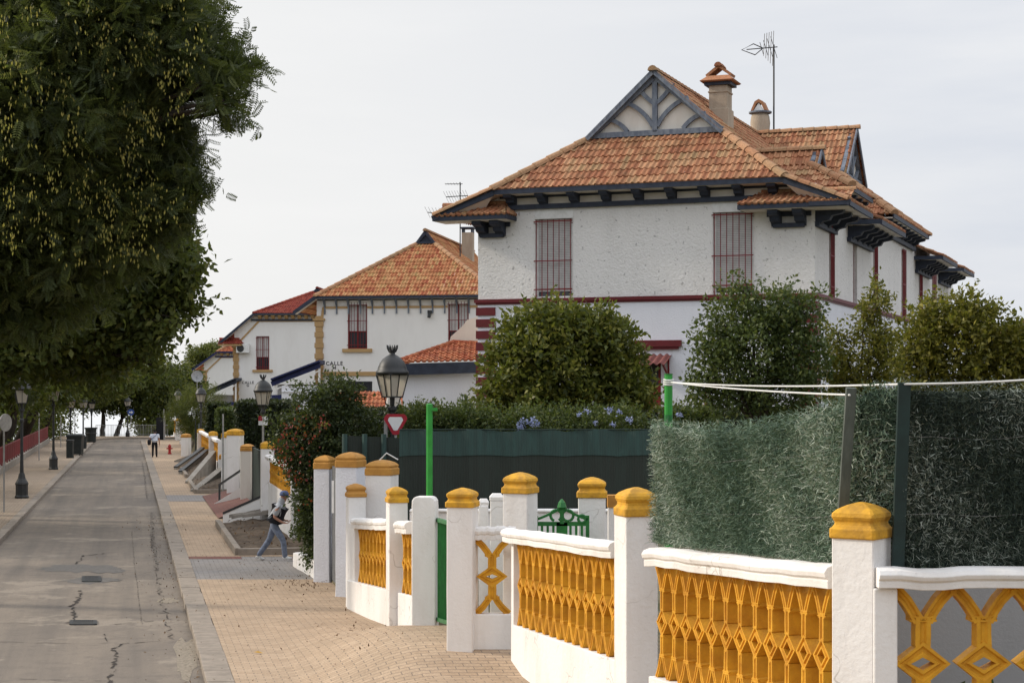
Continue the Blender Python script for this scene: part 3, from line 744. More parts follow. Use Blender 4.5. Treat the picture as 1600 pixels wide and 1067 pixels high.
def grille(T, x0, x1, z0, z1, nb, par, mat='red_window', y=-.05, hz=(.02, .52, .88), r=.013):
    mb = MB(T)
    for k in range(nb):
        x = lerp(x0+.03, x1-.03, k/(nb-1)); mb.tube([(x, y, z0-.02), (x, y, z1)], r, 6)
    for h in hz:
        z = lerp(z0, z1, 1-h); mb.beam((x0-.06, y, z), (x1+.03, y, z), .012, .035)
    for zz in (z0+.12, z1-.12):
        for x in (x0, x1): mb.beam((x, y, zz), (x, .1, zz), .02, .02)
    return mb.build('grille', mat, par)
def window(T, x0, x1, z0, z1, par, style, y=.2):
    mb = MB(T); t = .07
    fm = 'red_window' if style in ('red', 'redtop') else 'white_plastic'
    for (a, b, c, d) in ((x0, x0+t, z0, z1), (x1-t, x1, z0, z1), (x0+t, x1-t, z0, z0+t), (x0+t, x1-t, z1-t, z1)): mb.box(a, b, y-.08, y, c, d)
    if style == 'red':
        zm = lerp(z0, z1, .36); xm = (x0+x1)/2
        mb.box(xm-.03, xm+.03, y-.07, y-.004, z0+t, z1-t); mb.box(x0+t, xm-.03, y-.07, y-.004, zm, zm+.05); mb.box(xm+.03, x1-t, y-.07, y-.004, zm, zm+.05)
    w = mb.build('window', fm, par)
    if style == 'blind':
        mb = MB(T); n = int((z1-.33-z0-.2)/.055)
        mb.box(x0-.02, x1+.02, -.015, y-.085, z1-.33, z1-.002); mb.build('shutter_box', 'white_plastic', w)
        mb = MB(T); zz = z0+.22
        for k in range(n): mb.box(x0+.02, x1-.02, y-.075, y-.055, zz+k*.055, zz+k*.055+.047)
        mb.build('roller_blind', 'blind_white', w)
    if style == 'red':
        zm = lerp(z0, z1, .36); mb = MB(T); mb.box(x0+t, x1-t, y-.05, y-.03, zm+.06, z1-t); mb.build('curtain', 'blind_white', w)
    mb = MB(T); mb.box(x0+t, x1-t, y-.028, y-.01, z0+t, z1-t); mb.build('pane', 'glass_dark', w)
    return w
def text_part(s, size, T, par, mat='letter', name='lettering'):
    cu = bpy.data.curves.new(name, 'FONT'); cu.body = s; cu.size = size; cu.extrude = .008; cu.align_x = 'CENTER'; cu.space_character = 1.25; cu.space_line = .8; cu.offset = size*.012
    tmp = bpy.data.objects.new('tmp_text', cu); COL.objects.link(tmp)
    dg = bpy.context.evaluated_depsgraph_get(); me = bpy.data.meshes.new_from_object(tmp.evaluated_get(dg))
    bpy.data.objects.remove(tmp); me.transform(T); me.transform(Matrix.Translation(-root_off(par)))
    me.name = name; me.materials.clear(); me.materials.append(M[mat])
    o = bpy.data.objects.new(name, me); COL.objects.link(o); o.parent = par; return o
def yagi(par, base, top, boom_dir, blen, nel, loop=False, name='antenna'):
    base, top = Vector(base), Vector(top); mb = MB(); mb.tube([base, top], .035, 6)
    d = Vector(boom_dir).normalized(); sd = d.cross(Vector((0, 0, 1))).normalized(); el = (sd*.6+Vector((0, 0, .8))).normalized() if loop else sd
    e = top-Vector((0, 0, .1)); mb.tube([e-d*.15, e+d*blen], .022, 5)
    for k in range(nel):
        p = e+d*blen*(k/(nel-1))*(.45 if loop else 1); L = lerp(.62, .34, k/(nel-1)); mb.tube([p-el*L, p+el*L], .014, 4)
    if loop:
        q = [e+d*blen*.4, e+d*blen*.72+sd*.1+Vector((0, 0, .22)), e+d*blen*1.18, e+d*blen*.72-sd*.1-Vector((0, 0, .26)), e+d*blen*.4]
        mb.tube(q, .022, 5)
    return mb.build(name, 'iron', par)
def main_house():
    O = (-1.1, 56.0); ang = R(20.9); W = 10.95; L = 35; T = frame_T(O, ang); TR = side_T(T, W)
    h = thing('house', 'largest white stucco house with navy eaves, blue timber gable and orange tiled roof', 'house', (T @ Vector((W/2, 12, 2.6))))
    zs = 7.22
    ops = [(1.97, 3.24, zs+.06, 10.14), (7.80, 9.08, zs+.06, 10.14)]
    mb = MB(T); wall(mb, 0, W, zs, lambda x: interp(x, [0, .9, W-.9, W], [10.3, 10.6, 10.6, 10.3]), ops, 0, .22, (.9, W-.9))
    mbr = MB(TR); sw = [(2.35, 3.05), (6.7, 7.5), (10.9, 11.7), (17.9, 18.9), (22.9, 23.8), (27.3, 28.5)]
    ops2 = [(a, b, zs+.06, 10.0) for a, b in sw]
    T0 = mb.T; mb.T = TR; wall(mb, 0, L, zs, lambda x: 10.6, ops2, 0, .22); mb.T = T @ Matrix(((0, 1, 0, 0), (-1, 0, 0, L), (0, 0, 1, 0), (0, 0, 0, 1))); wall(mb, 0, L, 2.5, lambda x: 10.3, [], 0)
    mb.T = T0; mb.poly([(0, L, 2.5), (W, L, 2.5), (W, L, 10.6), (0, L, 10.6)])
    mb.build('wall', 'white_stucco', h, fixn=False)
    mb = MB(T); wall(mb, 0, W, 2.4, lambda x: zs, [(4.95, 6.15, 2.6, 5.25)], -.025, .2)
    mb.T = TR; wall(mb, 0, L, 2.4, lambda x: zs, [], -.025)
    mb.build('lower_wall', 'white_lower', h, fixn=False)
    mb = MB(T); mb.box(-.1, W+.1, -.10, 0, zs-.05, zs+.06); mb.box(-.06, W+.06, -.06, 0, zs-.11, zs-.05); mb.T = TR; mb.box(.0, L, -.10, 0, zs-.05, zs+.06); mb.box(.0, L, -.06, 0, zs-.11, zs-.05); mb.build('string_course', 'red_paint', h)
    mb = MB(T); m2 = MB(T)
    for k in range(12):
        z = zs-.46-k*.375
        mb.box(-.05, .62, -.065, .05, z, z+.26); m2.box(W-.62, W+.05, -.065, .0, z, z+.26)
        m2.T = TR; m2.box(.0, .62, -.065, .0, z, z+.26); m2.T = T
    mb.build('quoins', 'red_paint', h); m2.build('quoins', 'red_paint', h)
    for o in ops:
        w = window(T, o[0], o[1], o[2], o[3], h, 'blind'); grille(T, o[0]+.03, o[1]-.03, o[2]-.02, o[3]-.36, 7, w)
    for k, o in enumerate(ops2):
        w = window(TR, *o, h, 'red')
        if k != 1: grille(TR, o[0]+.03, o[1]-.03, o[2], o[3], 6, w)
    front_gable(T, W, L-1, h, 'roof_tiles', 'navy_paint', 'navy_paint', 10.72, .78, 2.2, 1.7, 12.54, 14.6)
    # flared side slopes and verges
    mb = MB(T)
    for (y0, y1) in ((-.95, 3.4), (5.2, 10.6), (21.4, 26.5), (29.0, 33.5)):
        tile_plane(mb, [(W+1.2, y0, 9.95), (W+1.2, y1, 9.95), (W-.78, y1, 10.72), (W-.78, y0 if y0 > 0 else -.7, 10.72)])
    tile_plane(mb, [(-1.2, L, 9.95), (-1.2, -.95, 9.95), (.78, -.7, 10.72), (.78, L, 10.72)])
    fl = mb.build('flared_roof', 'roof_tiles', h, fixn=False)
    ridge_part(fl, 'hip_tile', (-1.15, -.93, 9.97), (.78, -.72, 10.76), T, r=.12, L=.4); ridge_part(fl, 'hip_tile', (W+1.15, -.93, 9.97), (W-.78, -.72, 10.76), T, r=.12, L=.4)
    for sg, x0, x1 in ((1, -1.22, .8), (-1, W+1.22, W-.8)):
        mb = MB(T); mb.beam((x0, -.93, 9.86), (x1, -.69, 10.62), .06, .17); mb.build('bargeboard', 'navy_paint', h)
    for (xa, xb, xc) in ((-1.18, .8, 0), (W+1.18, W-.8, W)):
        mb = MB(T); mb.poly([(xa, -.90, 9.80), (xb, -.66, 10.56), (xb, 0, 10.58), (xc, 0.01, 10.32), (xc, -.1, 9.8)]); mb.build('soffit', 'cream', h, fixn=False)
    pent(T, -1.2, 1.32, h, 'roof_tiles', 'navy_paint', 9.93, 10.36, .95, False, True, 2, .22, .82)
    pent(T, W-2.15, W+1.2, h, 'roof_tiles', 'navy_paint', 9.93, 10.36, .95, True, False, 2, W-1.15, W-.4)
    # side eaves: fascia, soffit, corbels under every flare
    for (y0, y1, nb) in ((-.95, 3.4, 3), (5.2, 10.6, 5), (21.4, 26.5, 5), (29.0, 33.5, 4)):
        mb = MB(TR); mb.box(y0, y1, -1.2, -1.13, 9.78, 9.93); mb.box(y1-.06, y1, -1.13, 0, 9.85, 10.0); mb.box(y0, y0+.06, -1.13, 0, 9.80, 9.95); mb.build('fascia', 'navy_paint', h)
        mb = MB(TR); mb.poly([(y0+.06, -1.13, 9.79), (y1-.06, -1.13, 9.79), (y1-.06, 0, 9.92), (y0+.06, 0, 9.92)]); mb.build('soffit', 'cream', h)
        mb = MB(TR); mb.box(max(.0, y0+.3), y1-.3, -.14, 0, 9.28, 9.42); mb.build('bracket_beam', 'navy_paint', h)
        for k in range(nb):
            mb = MB(TR); corbel(mb, lerp(max(.2, y0+.6), y1-.6, k/(nb-1)), 0, 9.33, 9.80, .85, .3); mb.build('bracket', 'navy_paint', h)
    # wing and small dormer on the right side
    Tw = side_T(T, W, 11.2); front_gable(Tw, 9.6, 5.4, h, 'roof_tiles', 'navy_paint', 'navy_paint', 10.72, .0, 2.2, 1.7, 12.54, 14.6, nb=9)
    Td = side_T(T, W, 3.2); front_gable(Td, 4.2, 5.0, h, 'roof_tiles', 'navy_paint', 'navy_paint', 10.85, .0, .62, 1.05, 11.75, 12.35, tracery=True, nb=4, over=.55)
    # chimneys
    b = T @ Vector((6.55, 6.0, 0)); mb = MB(T)
    mb.box(6.22, 6.86, 5.65, 6.35, 12.4, 14.75); mb.box(6.17, 6.91, 5.60, 6.40, 13.2, 13.95); mb.box(6.19, 6.89, 5.62, 6.38, 14.5, 14.56)
    ch = mb.build('chimney', 'chimney_render', h, bevel=.015)
    mb = MB(T); mb.box(6.08, 7.0, 5.55, 6.45, 14.75, 14.86); mb.build('collar', 'navy_paint', ch)
    mb = MB(T)
    for sg in (-1, 1):
        mb.prism([(6.54+sg*.42, 5.72, 15.06), (6.54+sg*.0, 5.72, 15.36), (6.54+sg*.0, 5.72, 15.48), (6.54+sg*.46, 5.72, 15.14)], (0, .56, 0))
    mb.loft_sq([(.56, 14.862), (.60, 14.90), (.44, 15.03), (.38, 15.08)], (6.54, 6.0, 0), (1, 0, 0), (0, 1, 0), .08)
    ridge_caps(mb, (6.54, 5.66, 15.43), (6.54, 6.34, 15.43), r=.13, L=.34)
    mb.build('cap', 'roof_tiles', ch)
    c2 = T @ Vector((5.6, 16.3, 0)); mb = MB()
    mb.lathe([(.34, 13.9), (.36, 14.6), (.40, 15.05), (.37, 15.3), (.31, 15.42)], (c2.x, c2.y, 0), 18); ch = mb.build('chimney', 'chimney_render', h, smooth=True)
    mb = MB(); mb.lathe([(.34, 15.40), (.46, 15.44), (.46, 15.50), (.34, 15.52)], (c2.x, c2.y, 0), 18); mb.build('collar', 'slate_blue', ch)
    mb = MB(T); 
    for sg in (-1, 1): mb.prism([(5.6+sg*.32, 15.98, 15.52), (5.6+sg*.22, 15.98, 15.52), (5.6+sg*.10, 15.98, 15.78), (5.6, 15.98, 15.84), (5.6, 15.98, 15.97), (5.6+sg*.16, 15.98, 15.88)], (0, .6, 0))
    mb.build('cap', 'roof_tiles', ch)
    mb = MB(T); mb.prism([(5.39, 16.02, 15.52), (5.81, 16.02, 15.52), (5.6, 16.02, 15.82)], (0, .04, 0)); mb.build('vent_panel', 'white_plastic', ch)
    m_ = T @ Vector((6.15, 16.3, 0)); e = yagi(h, (m_.x, m_.y, 13.6), (m_.x, m_.y, 18.15), (-.98, -.2, -.12), 1.15, 4, True)
    mb = MB()
    for k in range(5): mb.tube([(m_.x-.08-.09*k, m_.y-.5, 18.15+.45-.14*k*.2), (m_.x+.02-.09*k, m_.y+.5, 18.15-.75+.1*k)], .012, 4)
    mb.build('antenna_grid', 'grey_metal', h)
    # door, lintel, awning
    mb = MB(T); mb.box(5.3, 6.82, -.16, -.02, 5.70, 5.90); mb.box(5.4, 6.72, -.12, -.02, 5.62, 5.70); mb.build('lintel', 'red_paint', h)
    mb = MB(T); mb.box(5.0, 6.12, .05, .12, 2.6, 4.45); mb.box(5.0, 5.07, .05, .12, 4.45, 5.25); mb.box(6.05, 6.12, .05, .12, 4.45, 5.25); d = mb.build('door', 'red_window', h)
    mb = MB(T); mb.box(5.07, 6.05, .08, .10, 4.45, 5.25); mb.build('pane', 'glass_dark', d)
    mb = MB(T); n = 40; up = []; 
    for k in range(n+1):
        x = lerp(4.8, 6.5, k/n); dz = .035*math.sin(k*math.pi/2.5); up.append((x, dz))
    for (xa, da), (xb, db) in zip(up, up[1:]):
        mb.poly([(xa, -.8, 5.16+da), (xb, -.8, 5.16+db), (xb, -.03, 5.46+db), (xa, -.03, 5.46+da)]); mb.poly([(xa, -.8, 5.14+da), (xa, -.03, 5.44+da), (xb, -.03, 5.44+db), (xb, -.8, 5.14+db)])
    aw = mb.build('awning', 'corrugated', h, fixn=False)
    mb = MB(T)
    for x in (4.9, 6.4): mb.beam((x, -.04, 4.75), (x, -.70, 5.16), .05, .06); mb.beam((x, -.05, 4.6), (x, -.05, 5.4), .05, .05)
    mb.build('awning_bracket', 'red_window', aw)
    mb = MB(T); mb.tube([(7.6, -.09, 2.6), (7.6, -.09, 4.3)], .05, 8); mb.build('drainpipe', 'hydrant_red', h)
main_house()
def back_house(name, label, O, ang, W, ze, zl, xi, g, gy, zg0, zr, tile, trim, tr2, wins, zs, zg, sign, quoin=True, L=20, wstyle='red', nb=11):
    T = frame_T(O, ang); h = thing(name, label, 'house', T @ Vector((W/2, 8, zg)))
    top = lambda x: interp(x, [0, xi+.1, W-xi-.1, W], [lerp(zl, ze, 1.2/(xi+1.2))-.15, ze-.12, ze-.12, lerp(zl, ze, 1.2/(xi+1.2))-.15])
    mb = MB(T); wall(mb, 0, W, zg-.3, top, wins, 0, .22, (xi+.1, W-xi-.1))
    mb.T = side_T(T, W); wall(mb, 0, L, zg-.3, lambda x: zl+.3, [], 0); mb.T = T @ Matrix(((0, 1, 0, 0), (-1, 0, 0, L), (0, 0, 1, 0), (0, 0, 0, 1))); wall(mb, 0, L, zg-.3, lambda x: zl+.3, [], 0)
    mb.build('wall', 'white_plain', h, fixn=False)
    front_gable(T, W, L, h, tile, trim, tr2, ze, xi, g, gy, zg0, zr, tracery=False, nb=nb, bstyle='post' if tr2 == 'slate_blue' else 'corbel', zb=ze-.5, over=.55, panel='navy_paint')
    mb = MB(T)
    tile_plane(mb, [(W+1.2, -.6, zl), (W+1.2, L, zl), (W-xi, L, ze), (W-xi, -.55, ze)]); tile_plane(mb, [(-1.2, L, zl), (-1.2, -.6, zl), (xi, -.55, ze), (xi, L, ze)])
    mb.build('flared_roof', tile, h, fixn=False)
    for x0, x1 in ((-1.22, xi), (W+1.22, W-xi)): mb = MB(T); mb.beam((x0, -.6, zl-.06), (x1, -.55, ze-.06), .08, .2); mb.build('bargeboard', trim, h)
    for (xa, xb, xc) in ((-1.18, xi, 0), (W+1.18, W-xi, W)): mb = MB(T); mb.poly([(xa, -.55, zl-.12), (xb, -.5, ze-.14), (xb, -.01, ze-.16), (xc, -.01, top(0) if xc == 0 else top(W)), (xa, -.01, zl-.14)]); mb.build('soffit', 'cream', h, fixn=False)
    mb = MB(T); zt = ze-.62
    xs = [x for w in wins for x in (w[0], w[1])]; ed = [xi+.35]+xs+[W-xi-.35]
    if wins and wins[0][3] > zt:
        for a, b in zip(ed[::2], ed[1::2]): mb.box(a, b-.02, -.06, 0, zt-.06, zt+.06)
    else: mb.box(xi+.35, W-xi-.35, -.06, 0, zt-.06, zt+.06)
    zd = lerp(zl, ze, .30)-.75
    for sg, xa, xb in ((1, .3, xi+.35), (-1, W-.3, W-xi-.35)): mb.beam((xa, -.03, zd), (xb, -.03, zt), .06, .14)
    if zs: mb.box(.45, W-.45, -.06, 0, zs-.12, zs+.12)
    mb.build('moulding', 'tan_stone', h)
    if quoin:
        mb = MB(T); m2 = MB(T); k = 0; z = zg
        while z < zd:
            o = .05 if k % 2 else .0
            mb.box(-.06-o, .36+o, -.07-o*.6, .3, z, z+.30); m2.box(W-.36-o, W+.06+o, -.07-o*.6, .3, z, z+.30); z += .31; k += 1
        mb.box(-.2, .5, -.15, .3, zd, zd+.12); mb.build('quoins', 'tan_stone', h); m2.build('quoins', 'tan_stone', h)
    for w in wins:
        wn = window(T, *w[:4], h, wstyle); grille(T, w[0]+.02, w[1]-.02, w[2]+(.0 if wstyle == 'red' else .6), w[3], 7, wn, 'red_window', hz=(.06, .40, .92))
        mb = MB(T); mb.box(w[0]-.3, w[1]+.3, -.12, .1, w[2]-.2, w[2]-.002); mb.build('sill', 'tan_stone', wn)
    if sign:
        txt, x, z, sz = sign; TT = T @ Matrix.Translation((x, -.012, z)) @ Matrix.Rotation(R(90), 4, 'X')
        text_part(txt, sz, TT, h)
    return h, T
h2, T2 = back_house('house', 'white house with pale orange hip roof and blue eave posts, behind the largest lamp', (-11.3, 100.0), R(9.4), 10.9, 9.78, 8.9, .05, .55, 4.6, 13.15, 13.95,
    'roof_tiles_warm', 'navy_paint', 'slate_blue', [(1.85, 3.0, 6.78, 9.45), (7.75, 8.95, 6.78, 9.45)], 5.34, 2.8, ('CALLE\nH', 1.05, 5.84, .30), nb=15)
mb = MB(T2); mb.box(6.0, 6.7, 13.0, 13.7, 12.5, 14.6); ch = mb.build('chimney', 'chimney_render', h2)
mb = MB(T2); mb.box(5.9, 6.8, 12.9, 13.8, 14.85, 14.95); mb.box(6.0, 6.1, 13.0, 13.7, 14.6, 14.85); mb.box(6.6, 6.7, 13.0, 13.7, 14.6, 14.85); mb.build('cap', 'navy_paint', ch)
p_ = at(719, 345, 105); yagi(h2, (p_.x, 105, 12.5), (p_.x, 105, Z_(285, 105)), (-1, .05, .0), .9, 6)
mb = MB()
for (ya, x0, x1, yb) in ((308, 697, 731, 306), (332, 668, 712, 336)):
    a, b = at(x0, ya, 105), at(x1, yb, 105); mb.beam(a, b, .05, .05)
    for k in range(9): c_ = a.lerp(b, k/8); mb.tube([c_+Vector((-.15, -.35, .3)), c_+Vector((.15, .35, -.3))], .012, 4)
mb.build('antenna_arms', 'iron', h2)
mb = MB(T2); mb.box(1.2, 3.3, -.02, .05, 3.9, 4.9); wd = mb.build('window', 'glass_dark', h2); grille(T2, 1.25, 3.25, 3.9, 4.9, 8, wd, 'iron')
mb = MB(T2); mb.box(6.6, 6.8, -.25, 0, 8.75, 8.95); mb.tube([(6.7, -.2, 8.75), (6.7, -.3, 8.55)], .1, 8); mb.build('wall_lamp', 'iron', h2)
h3, T3 = back_house('house', 'white house with bright red tiled roof, tan corbels and an air conditioner', (-23.3, 145.0), R(3), 12.2, 10.85, 8.35, 1.75, .35, 5.6, 12.95, 13.3,
    'roof_tiles_red', 'navy_paint', 'tan_stone', [(1.85, 2.95, 6.15, 8.95)], 0, 2.2, ('CALLE\nG', 1.15, 4.98, .30), nb=15)
mb = MB(T3); mb.box(.25, 1.35, -.5, -.1, 7.55, 8.3); ac = mb.build('air_conditioner', 'white_plastic', h3, bevel=.03)
mb = MB(T3); mb.T = T3 @ Matrix.Translation((.62, -.51, 7.92)) @ Matrix.Rotation(R(90), 4, 'X'); mb.lathe([(.30, -.01), (.30, .01), (.24, .015), (.08, .02), (.06, .04)], (0, 0, 0), 20); mb.build('fan_grille', 'iron', ac)
pent(T3, -1.25, .75, h3, 'roof_tiles_red', 'tan_stone', 8.3, 8.75, .7, False, True, 2, .1, .4)
h4, T4 = back_house('house', 'farthest white house, small with an orange roof, partly hidden at the end of the street', (-33.9, 190.0), R(3), 10.9, 8.7, 6.7, 1.6, .3, 4, 11.4, 11.8,
    'roof_tiles_orange', 'deep_blue', 'tan_stone', [], 0, .5, None, nb=11)
p_ = at(331, 600, 186)
t = MB(); t.T = Matrix.Translation(at(308, 588, 160)) @ Matrix.Rotation(R(75), 4, 'X') @ Matrix.Rotation(R(20), 4, 'Y'); t.lathe([(.02, -.12), (.3, -.08), (.55, .02), (.54, .03), (.3, -.05), (.02, -.08)], (0, 0, 0), 20)
t.T = None; q = at(308, 588, 160); t.tube([q, (q.x, q.y, .4)], .04, 6)
tag(t.build('satellite_dish', 'grey_metal'), 'pale satellite dish on a pole beyond the far lamps', 'dish')
# red roofed house far right, mostly outside the picture
def far_right():
    T = frame_T((X_(1545, 120), 120.0), R(18)); h = thing('house', 'distant red roofed house at the right edge behind the yellow green bush', 'house', T @ Vector((4, 3, 3)))
    mb = MB(T); wall(mb, 0, 12, 2.5, lambda x: 8.3, [(2, 3, 5.5, 7.2)], 0); mb.box(0, 12, .3, 8, 2.5, 8.3); mb.build('wall', 'white_plain', h)
    mb = MB(T); tile_plane(mb, [(-.4, -.5, 8.2), (12.4, -.5, 8.2), (9.5, 3, 9.5), (3, 3, 9.5)]); tile_plane(mb, [(-.4, 8, 8.2), (-.4, -.5, 8.2), (3, 3, 9.5)]); mb.build('roof', 'roof_tiles_red', h, fixn=False)
    mb = MB(T); mb.box(-.35, 12.3, -.46, -.4, 8.0, 8.2); mb.build('fascia', 'red_paint', h)
    window(T, 2, 3, 5.5, 7.2, h, 'red')
far_right()
# annexe at the left of the main house
def annexe():
    Y = 58.0; x0, x1 = X_(629, Y), X_(752, Y); t = thing('outbuilding', 'low white annexe with mossy orange tiles and a navy fascia, left of the big house', 'annexe', ((x0+x1)/2, Y+2, 2.5))
    mb = MB(); mb.box(x0, x1, Y, Y+3.5, 2.4, 5.1); mb.build('wall', 'white_lower', t)
    mb = MB(); xr = X_(690, 61)
    tile_plane(mb, [(x0-.2, Y-.35, 5.28), (x1+.1, Y-.35, 5.36), (x1+.1, 61, 6.0), (xr+.4, 61, 6.02)]); tile_plane(mb, [(x0-.2, 64, 5.28), (x0-.2, Y-.35, 5.28), (xr+.4, 61, 6.05)]); r_ = mb.build('roof', 'roof_tiles_orange', t, fixn=False)
    ridge_part(r_, 'roof_tiles_orange', (x0-.2, Y-.35, 5.3), (xr+.4, 61, 6.05), r=.1, L=.35); ridge_part(r_, 'roof_tiles_orange', (xr+.4, 61, 6.05), (x1+.1, 61, 6.0), r=.1)
    mb = MB(); mb.beam((x0-.75, Y-.3, 5.02), (x1+.02, Y-.3, 5.12), .08, .38); mb.beam((x0-.2, Y+2, 5.05), (x0-.2, Y-.3, 5.05), .08, .3); mb.prism([(x0-.75, Y-.33, 5.2), (x0-.2, Y-.33, 5.2), (x0-.2, Y-.33, 4.85), (x0-.45, Y-.33, 4.9)], (0, .3, 0)); mb.build('fascia', 'navy_paint', t)
    mb = MB(); mb.prism([(X_(700, 61.2), 61.2, 5.9), (x1, 61.2, 5.9), (x1, 61.2, 7.0), (x1-.55, 61.2, 6.85), (x1-.7, 61.2, 6.65), (X_(700, 61.2)+.1, 61.2, 6.25)], (0, .25, 0)); mb.build('parapet', 'cream', t)
    mb = MB(); mb.prism([(x1-.15, Y-.45, 5.45), (x1+.35, Y-.45, 5.45), (x1+.35, Y-.45, 6.1), (x1+.15, Y-.45, 5.8)], (0, .4, 0)); mb.build('scroll_end', 'white_plain', t)
    Y = 82; t = thing('shed', 'small shed with bright orange tiled roof seen under the nearest lamp', 'shed', (X_(575, Y), Y, 2.4))
    mb = MB(); mb.box(X_(530, Y), X_(628, Y), Y, Y+2.5, 2, Z_(637, Y)); mb.build('wall', 'white_plain', t)
    mb = MB(); a, b = X_(520, Y), X_(632, Y); tile_plane(mb, [(a, Y-.3, Z_(637, Y-.3)), (b, Y-.3, Z_(637, Y-.3)), (b, Y+1.2, Z_(612, Y+1.2)), (a, Y+1.2, Z_(612, Y+1.2))]); mb.build('roof', 'roof_tiles_orange', t, fixn=False)
    # closed parasol
    Y = 66; c = at(615, 640, Y); t = thing('parasol', 'closed off white parasol standing by the orange shed roof', 'parasol', (c.x, Y, 2.6))
    mb = MB(); mb.tube([(c.x, Y, 2.6), (c.x, Y, 4.9)], .03, 8); mb.build('pole', 'grey_metal', t)
    mb = MB(); n = 16; rings = []
    for (r_, z) in ((.34, 3.3), (.28, 3.7), (.20, 4.2), (.12, 4.6), (.03, 4.88)): rings.append([mb.vert((c.x+r_*(1+.18*(-1)**j)*math.cos(2*math.pi*j/n), Y+r_*(1+.18*(-1)**j)*math.sin(2*math.pi*j/n), z)) for j in range(n)])
    for a, b in zip(rings, rings[1:]):
        for j in range(n): mb.face((a[j], a[(j+1) % n], b[(j+1) % n], b[j]))
    mb.build('canopy', 'canvas', t)
annexe()
def porch(name, label, px0, px1, y0, y1, Y, depth, roof, wallpx=None):
    a, b = at(px0, y0, Y), at(px1, y1, Y); t = thing(name, label, 'porch', ((a.x+b.x)/2, Y, 2.2))
    mb = MB(); mb.beam(a, b, .06, .26); mb.prism([a+Vector((0, .05, .1)), b+Vector((0, .05, .1)), b+Vector((0, .05, .2)), a+Vector((0, .05, .2))], (0, depth, 0)); n = 9
    for k in range(n):
        p = a.lerp(b, (k+.5)/n); d = (b-a)/n*.5; mb.obox(p+Vector((0, depth/2-.1, .26)), d*1.02, (0, depth/2+.2, 0), (0, 0, .05))
    mb.build('roof', roof, t)
    mb = MB(); mb.beam((a.x, Y, a.z-.75), (b.x, Y, a.z-.7), .1, .28); mb.build('fascia', 'deep_blue', t)
    for k in (0, 1): mb = MB(); p = a.lerp(b, .08+.9*k); mb.beam((p.x, Y+.1, 2.0), (p.x, Y+.1, p.z-.05), .12, .12); mb.build('post', 'white_plain', t)
    mb = MB(); mb.beam(a+Vector((.3, -.06, -.28)), b+Vector((0, -.06, -.28)), .04, .07); mb.build('trim_strip', 'white_plain', t)
    mb = MB(); mb.box(a.x, b.x, Y+depth, Y+depth+.1, 2, a.z); mb.build('back_wall', 'grey_render', t)
    if wallpx:
        w = wallpx; mb = MB(); mb.box(X_(w[0], Y-.5), X_(w[1], Y-.5), Y-.5, Y-.3, 2.0, Z_(w[2], Y-.5)); mb.box(X_(w[0], Y-.55), X_(w[1], Y-.55), Y-.56, Y-.5, Z_(w[2]+8, Y-.5)-.05, Z_(w[2]+8, Y-.5)); mb.build('front_wall', 'white_lower', t)
porch('porch', 'deep blue sloping porch roof over a white wall beside the tan corner stones', 424, 500, 600, 571, 97, 2.5, 'deep_blue', (440, 500, 603))
porch('porch', 'dark sloping porch roof left of the red roofed house, behind the far lamps', 320, 369, 617, 596, 142, 3, 'navy_paint')
# ---------------------------------------------------------------- garden walls
def lattice(par, A, B, hA, hB, n, nv, mat='yellow_paint', d=.15, name='lattice_panel'):
    """pierced blocks between bottom points A and B; nv = outward horizontal normal"""
    A, B, nv = Vector(A), Vector(B), Vector(nv).normalized(); mb = MB(); w0 = (B-A).length/n
    jit = [(random.uniform(-.012, .012), random.uniform(-.01, .01)) for _ in range(n+2)]
    def pos(x, z, dep):
        jx, jd = jit[min(n, max(0, int(x)))]; e = max(0, 1-abs(z)/1.1); x = x+jx*e+random.uniform(-.006, .006); dep = dep+jd*e*.6+random.uniform(-.0015, .0015)
        t = x/n; return A+(B-A)*t+Vector((0, 0, lerp(hA, hB, t)*(z+1.26)/2.52))-nv*dep
    PR = [(-.5, d), (-.5, 0), (-.24, 0), (-.10, .018), (.10, .018), (.24, 0), (.5, 0), (.5, d)]
    def strip(pts, w, closed=False):
        m = len(pts); rings = []
        asp = (hA/2.52)/w0
        for k in range(m):
            a = pts[k-1] if (k > 0 or closed) else pts[k]; b = pts[(k+1) % m] if (k < m-1 or closed) else pts[k]
            dx, dz = (b[0]-a[0])*w0, (b[1]-a[1])*hA/2.52; L = math.hypot(dx, dz); px, pz = -dz/L, dx/L
            if closed: px, pz = (math.copysign(1, pts[k][0]-pts[0][0]-1e-9) if False else px), pz
            ww = w*w0*.92
            k2 = 1.28 if closed else 1
            rings.append([mb.vert(pos(pts[k][0]+px*q*ww*k2/w0, pts[k][1]+pz*q*ww*k2/(hA/2.52), dep)) for q, dep in PR])
        pairs = list(zip(rings, rings[1:]))+([(rings[-1], rings[0])] if closed else [])
        for a, b in pairs:
            for j in range(8): mb.face((a[j], a[(j+1) % 8], b[(j+1) % 8], b[j]))
        if not closed: mb.face(rings[0]); mb.face(rings[-1][::-1])
    for i in range(n):
        c = i+.5
        strip([(c+.33, 0), (c, .235), (c-.33, 0), (c, -.235)], .22, True)
        for sg in (1, -1):
            strip([(c, sg*.27), (c, sg*.50), (c, sg*.76)], .27)
            strip([(c-.22, sg*.74), (c, sg*.735), (c+.22, sg*.74)], .10)
            for sx in (1, -1): strip([(c+sx*.07, sg*.70), (c+sx*.16, sg*.86), (c+sx*.28, sg*1.04), (c+sx*.40, sg*1.17), (c+sx*.50, sg*1.26)], .20)
    return mb.build(name, mat, par)
CAP = [(1.10, 0), (1.12, .05), (1.12, .27), (1.02, .31), (.95, .38), (.93, .46), (1.0, .53), (1.05, .60), (1.03, .70), (.86, .80), (.5, .92), (.12, .995), (.02, 1.0)]
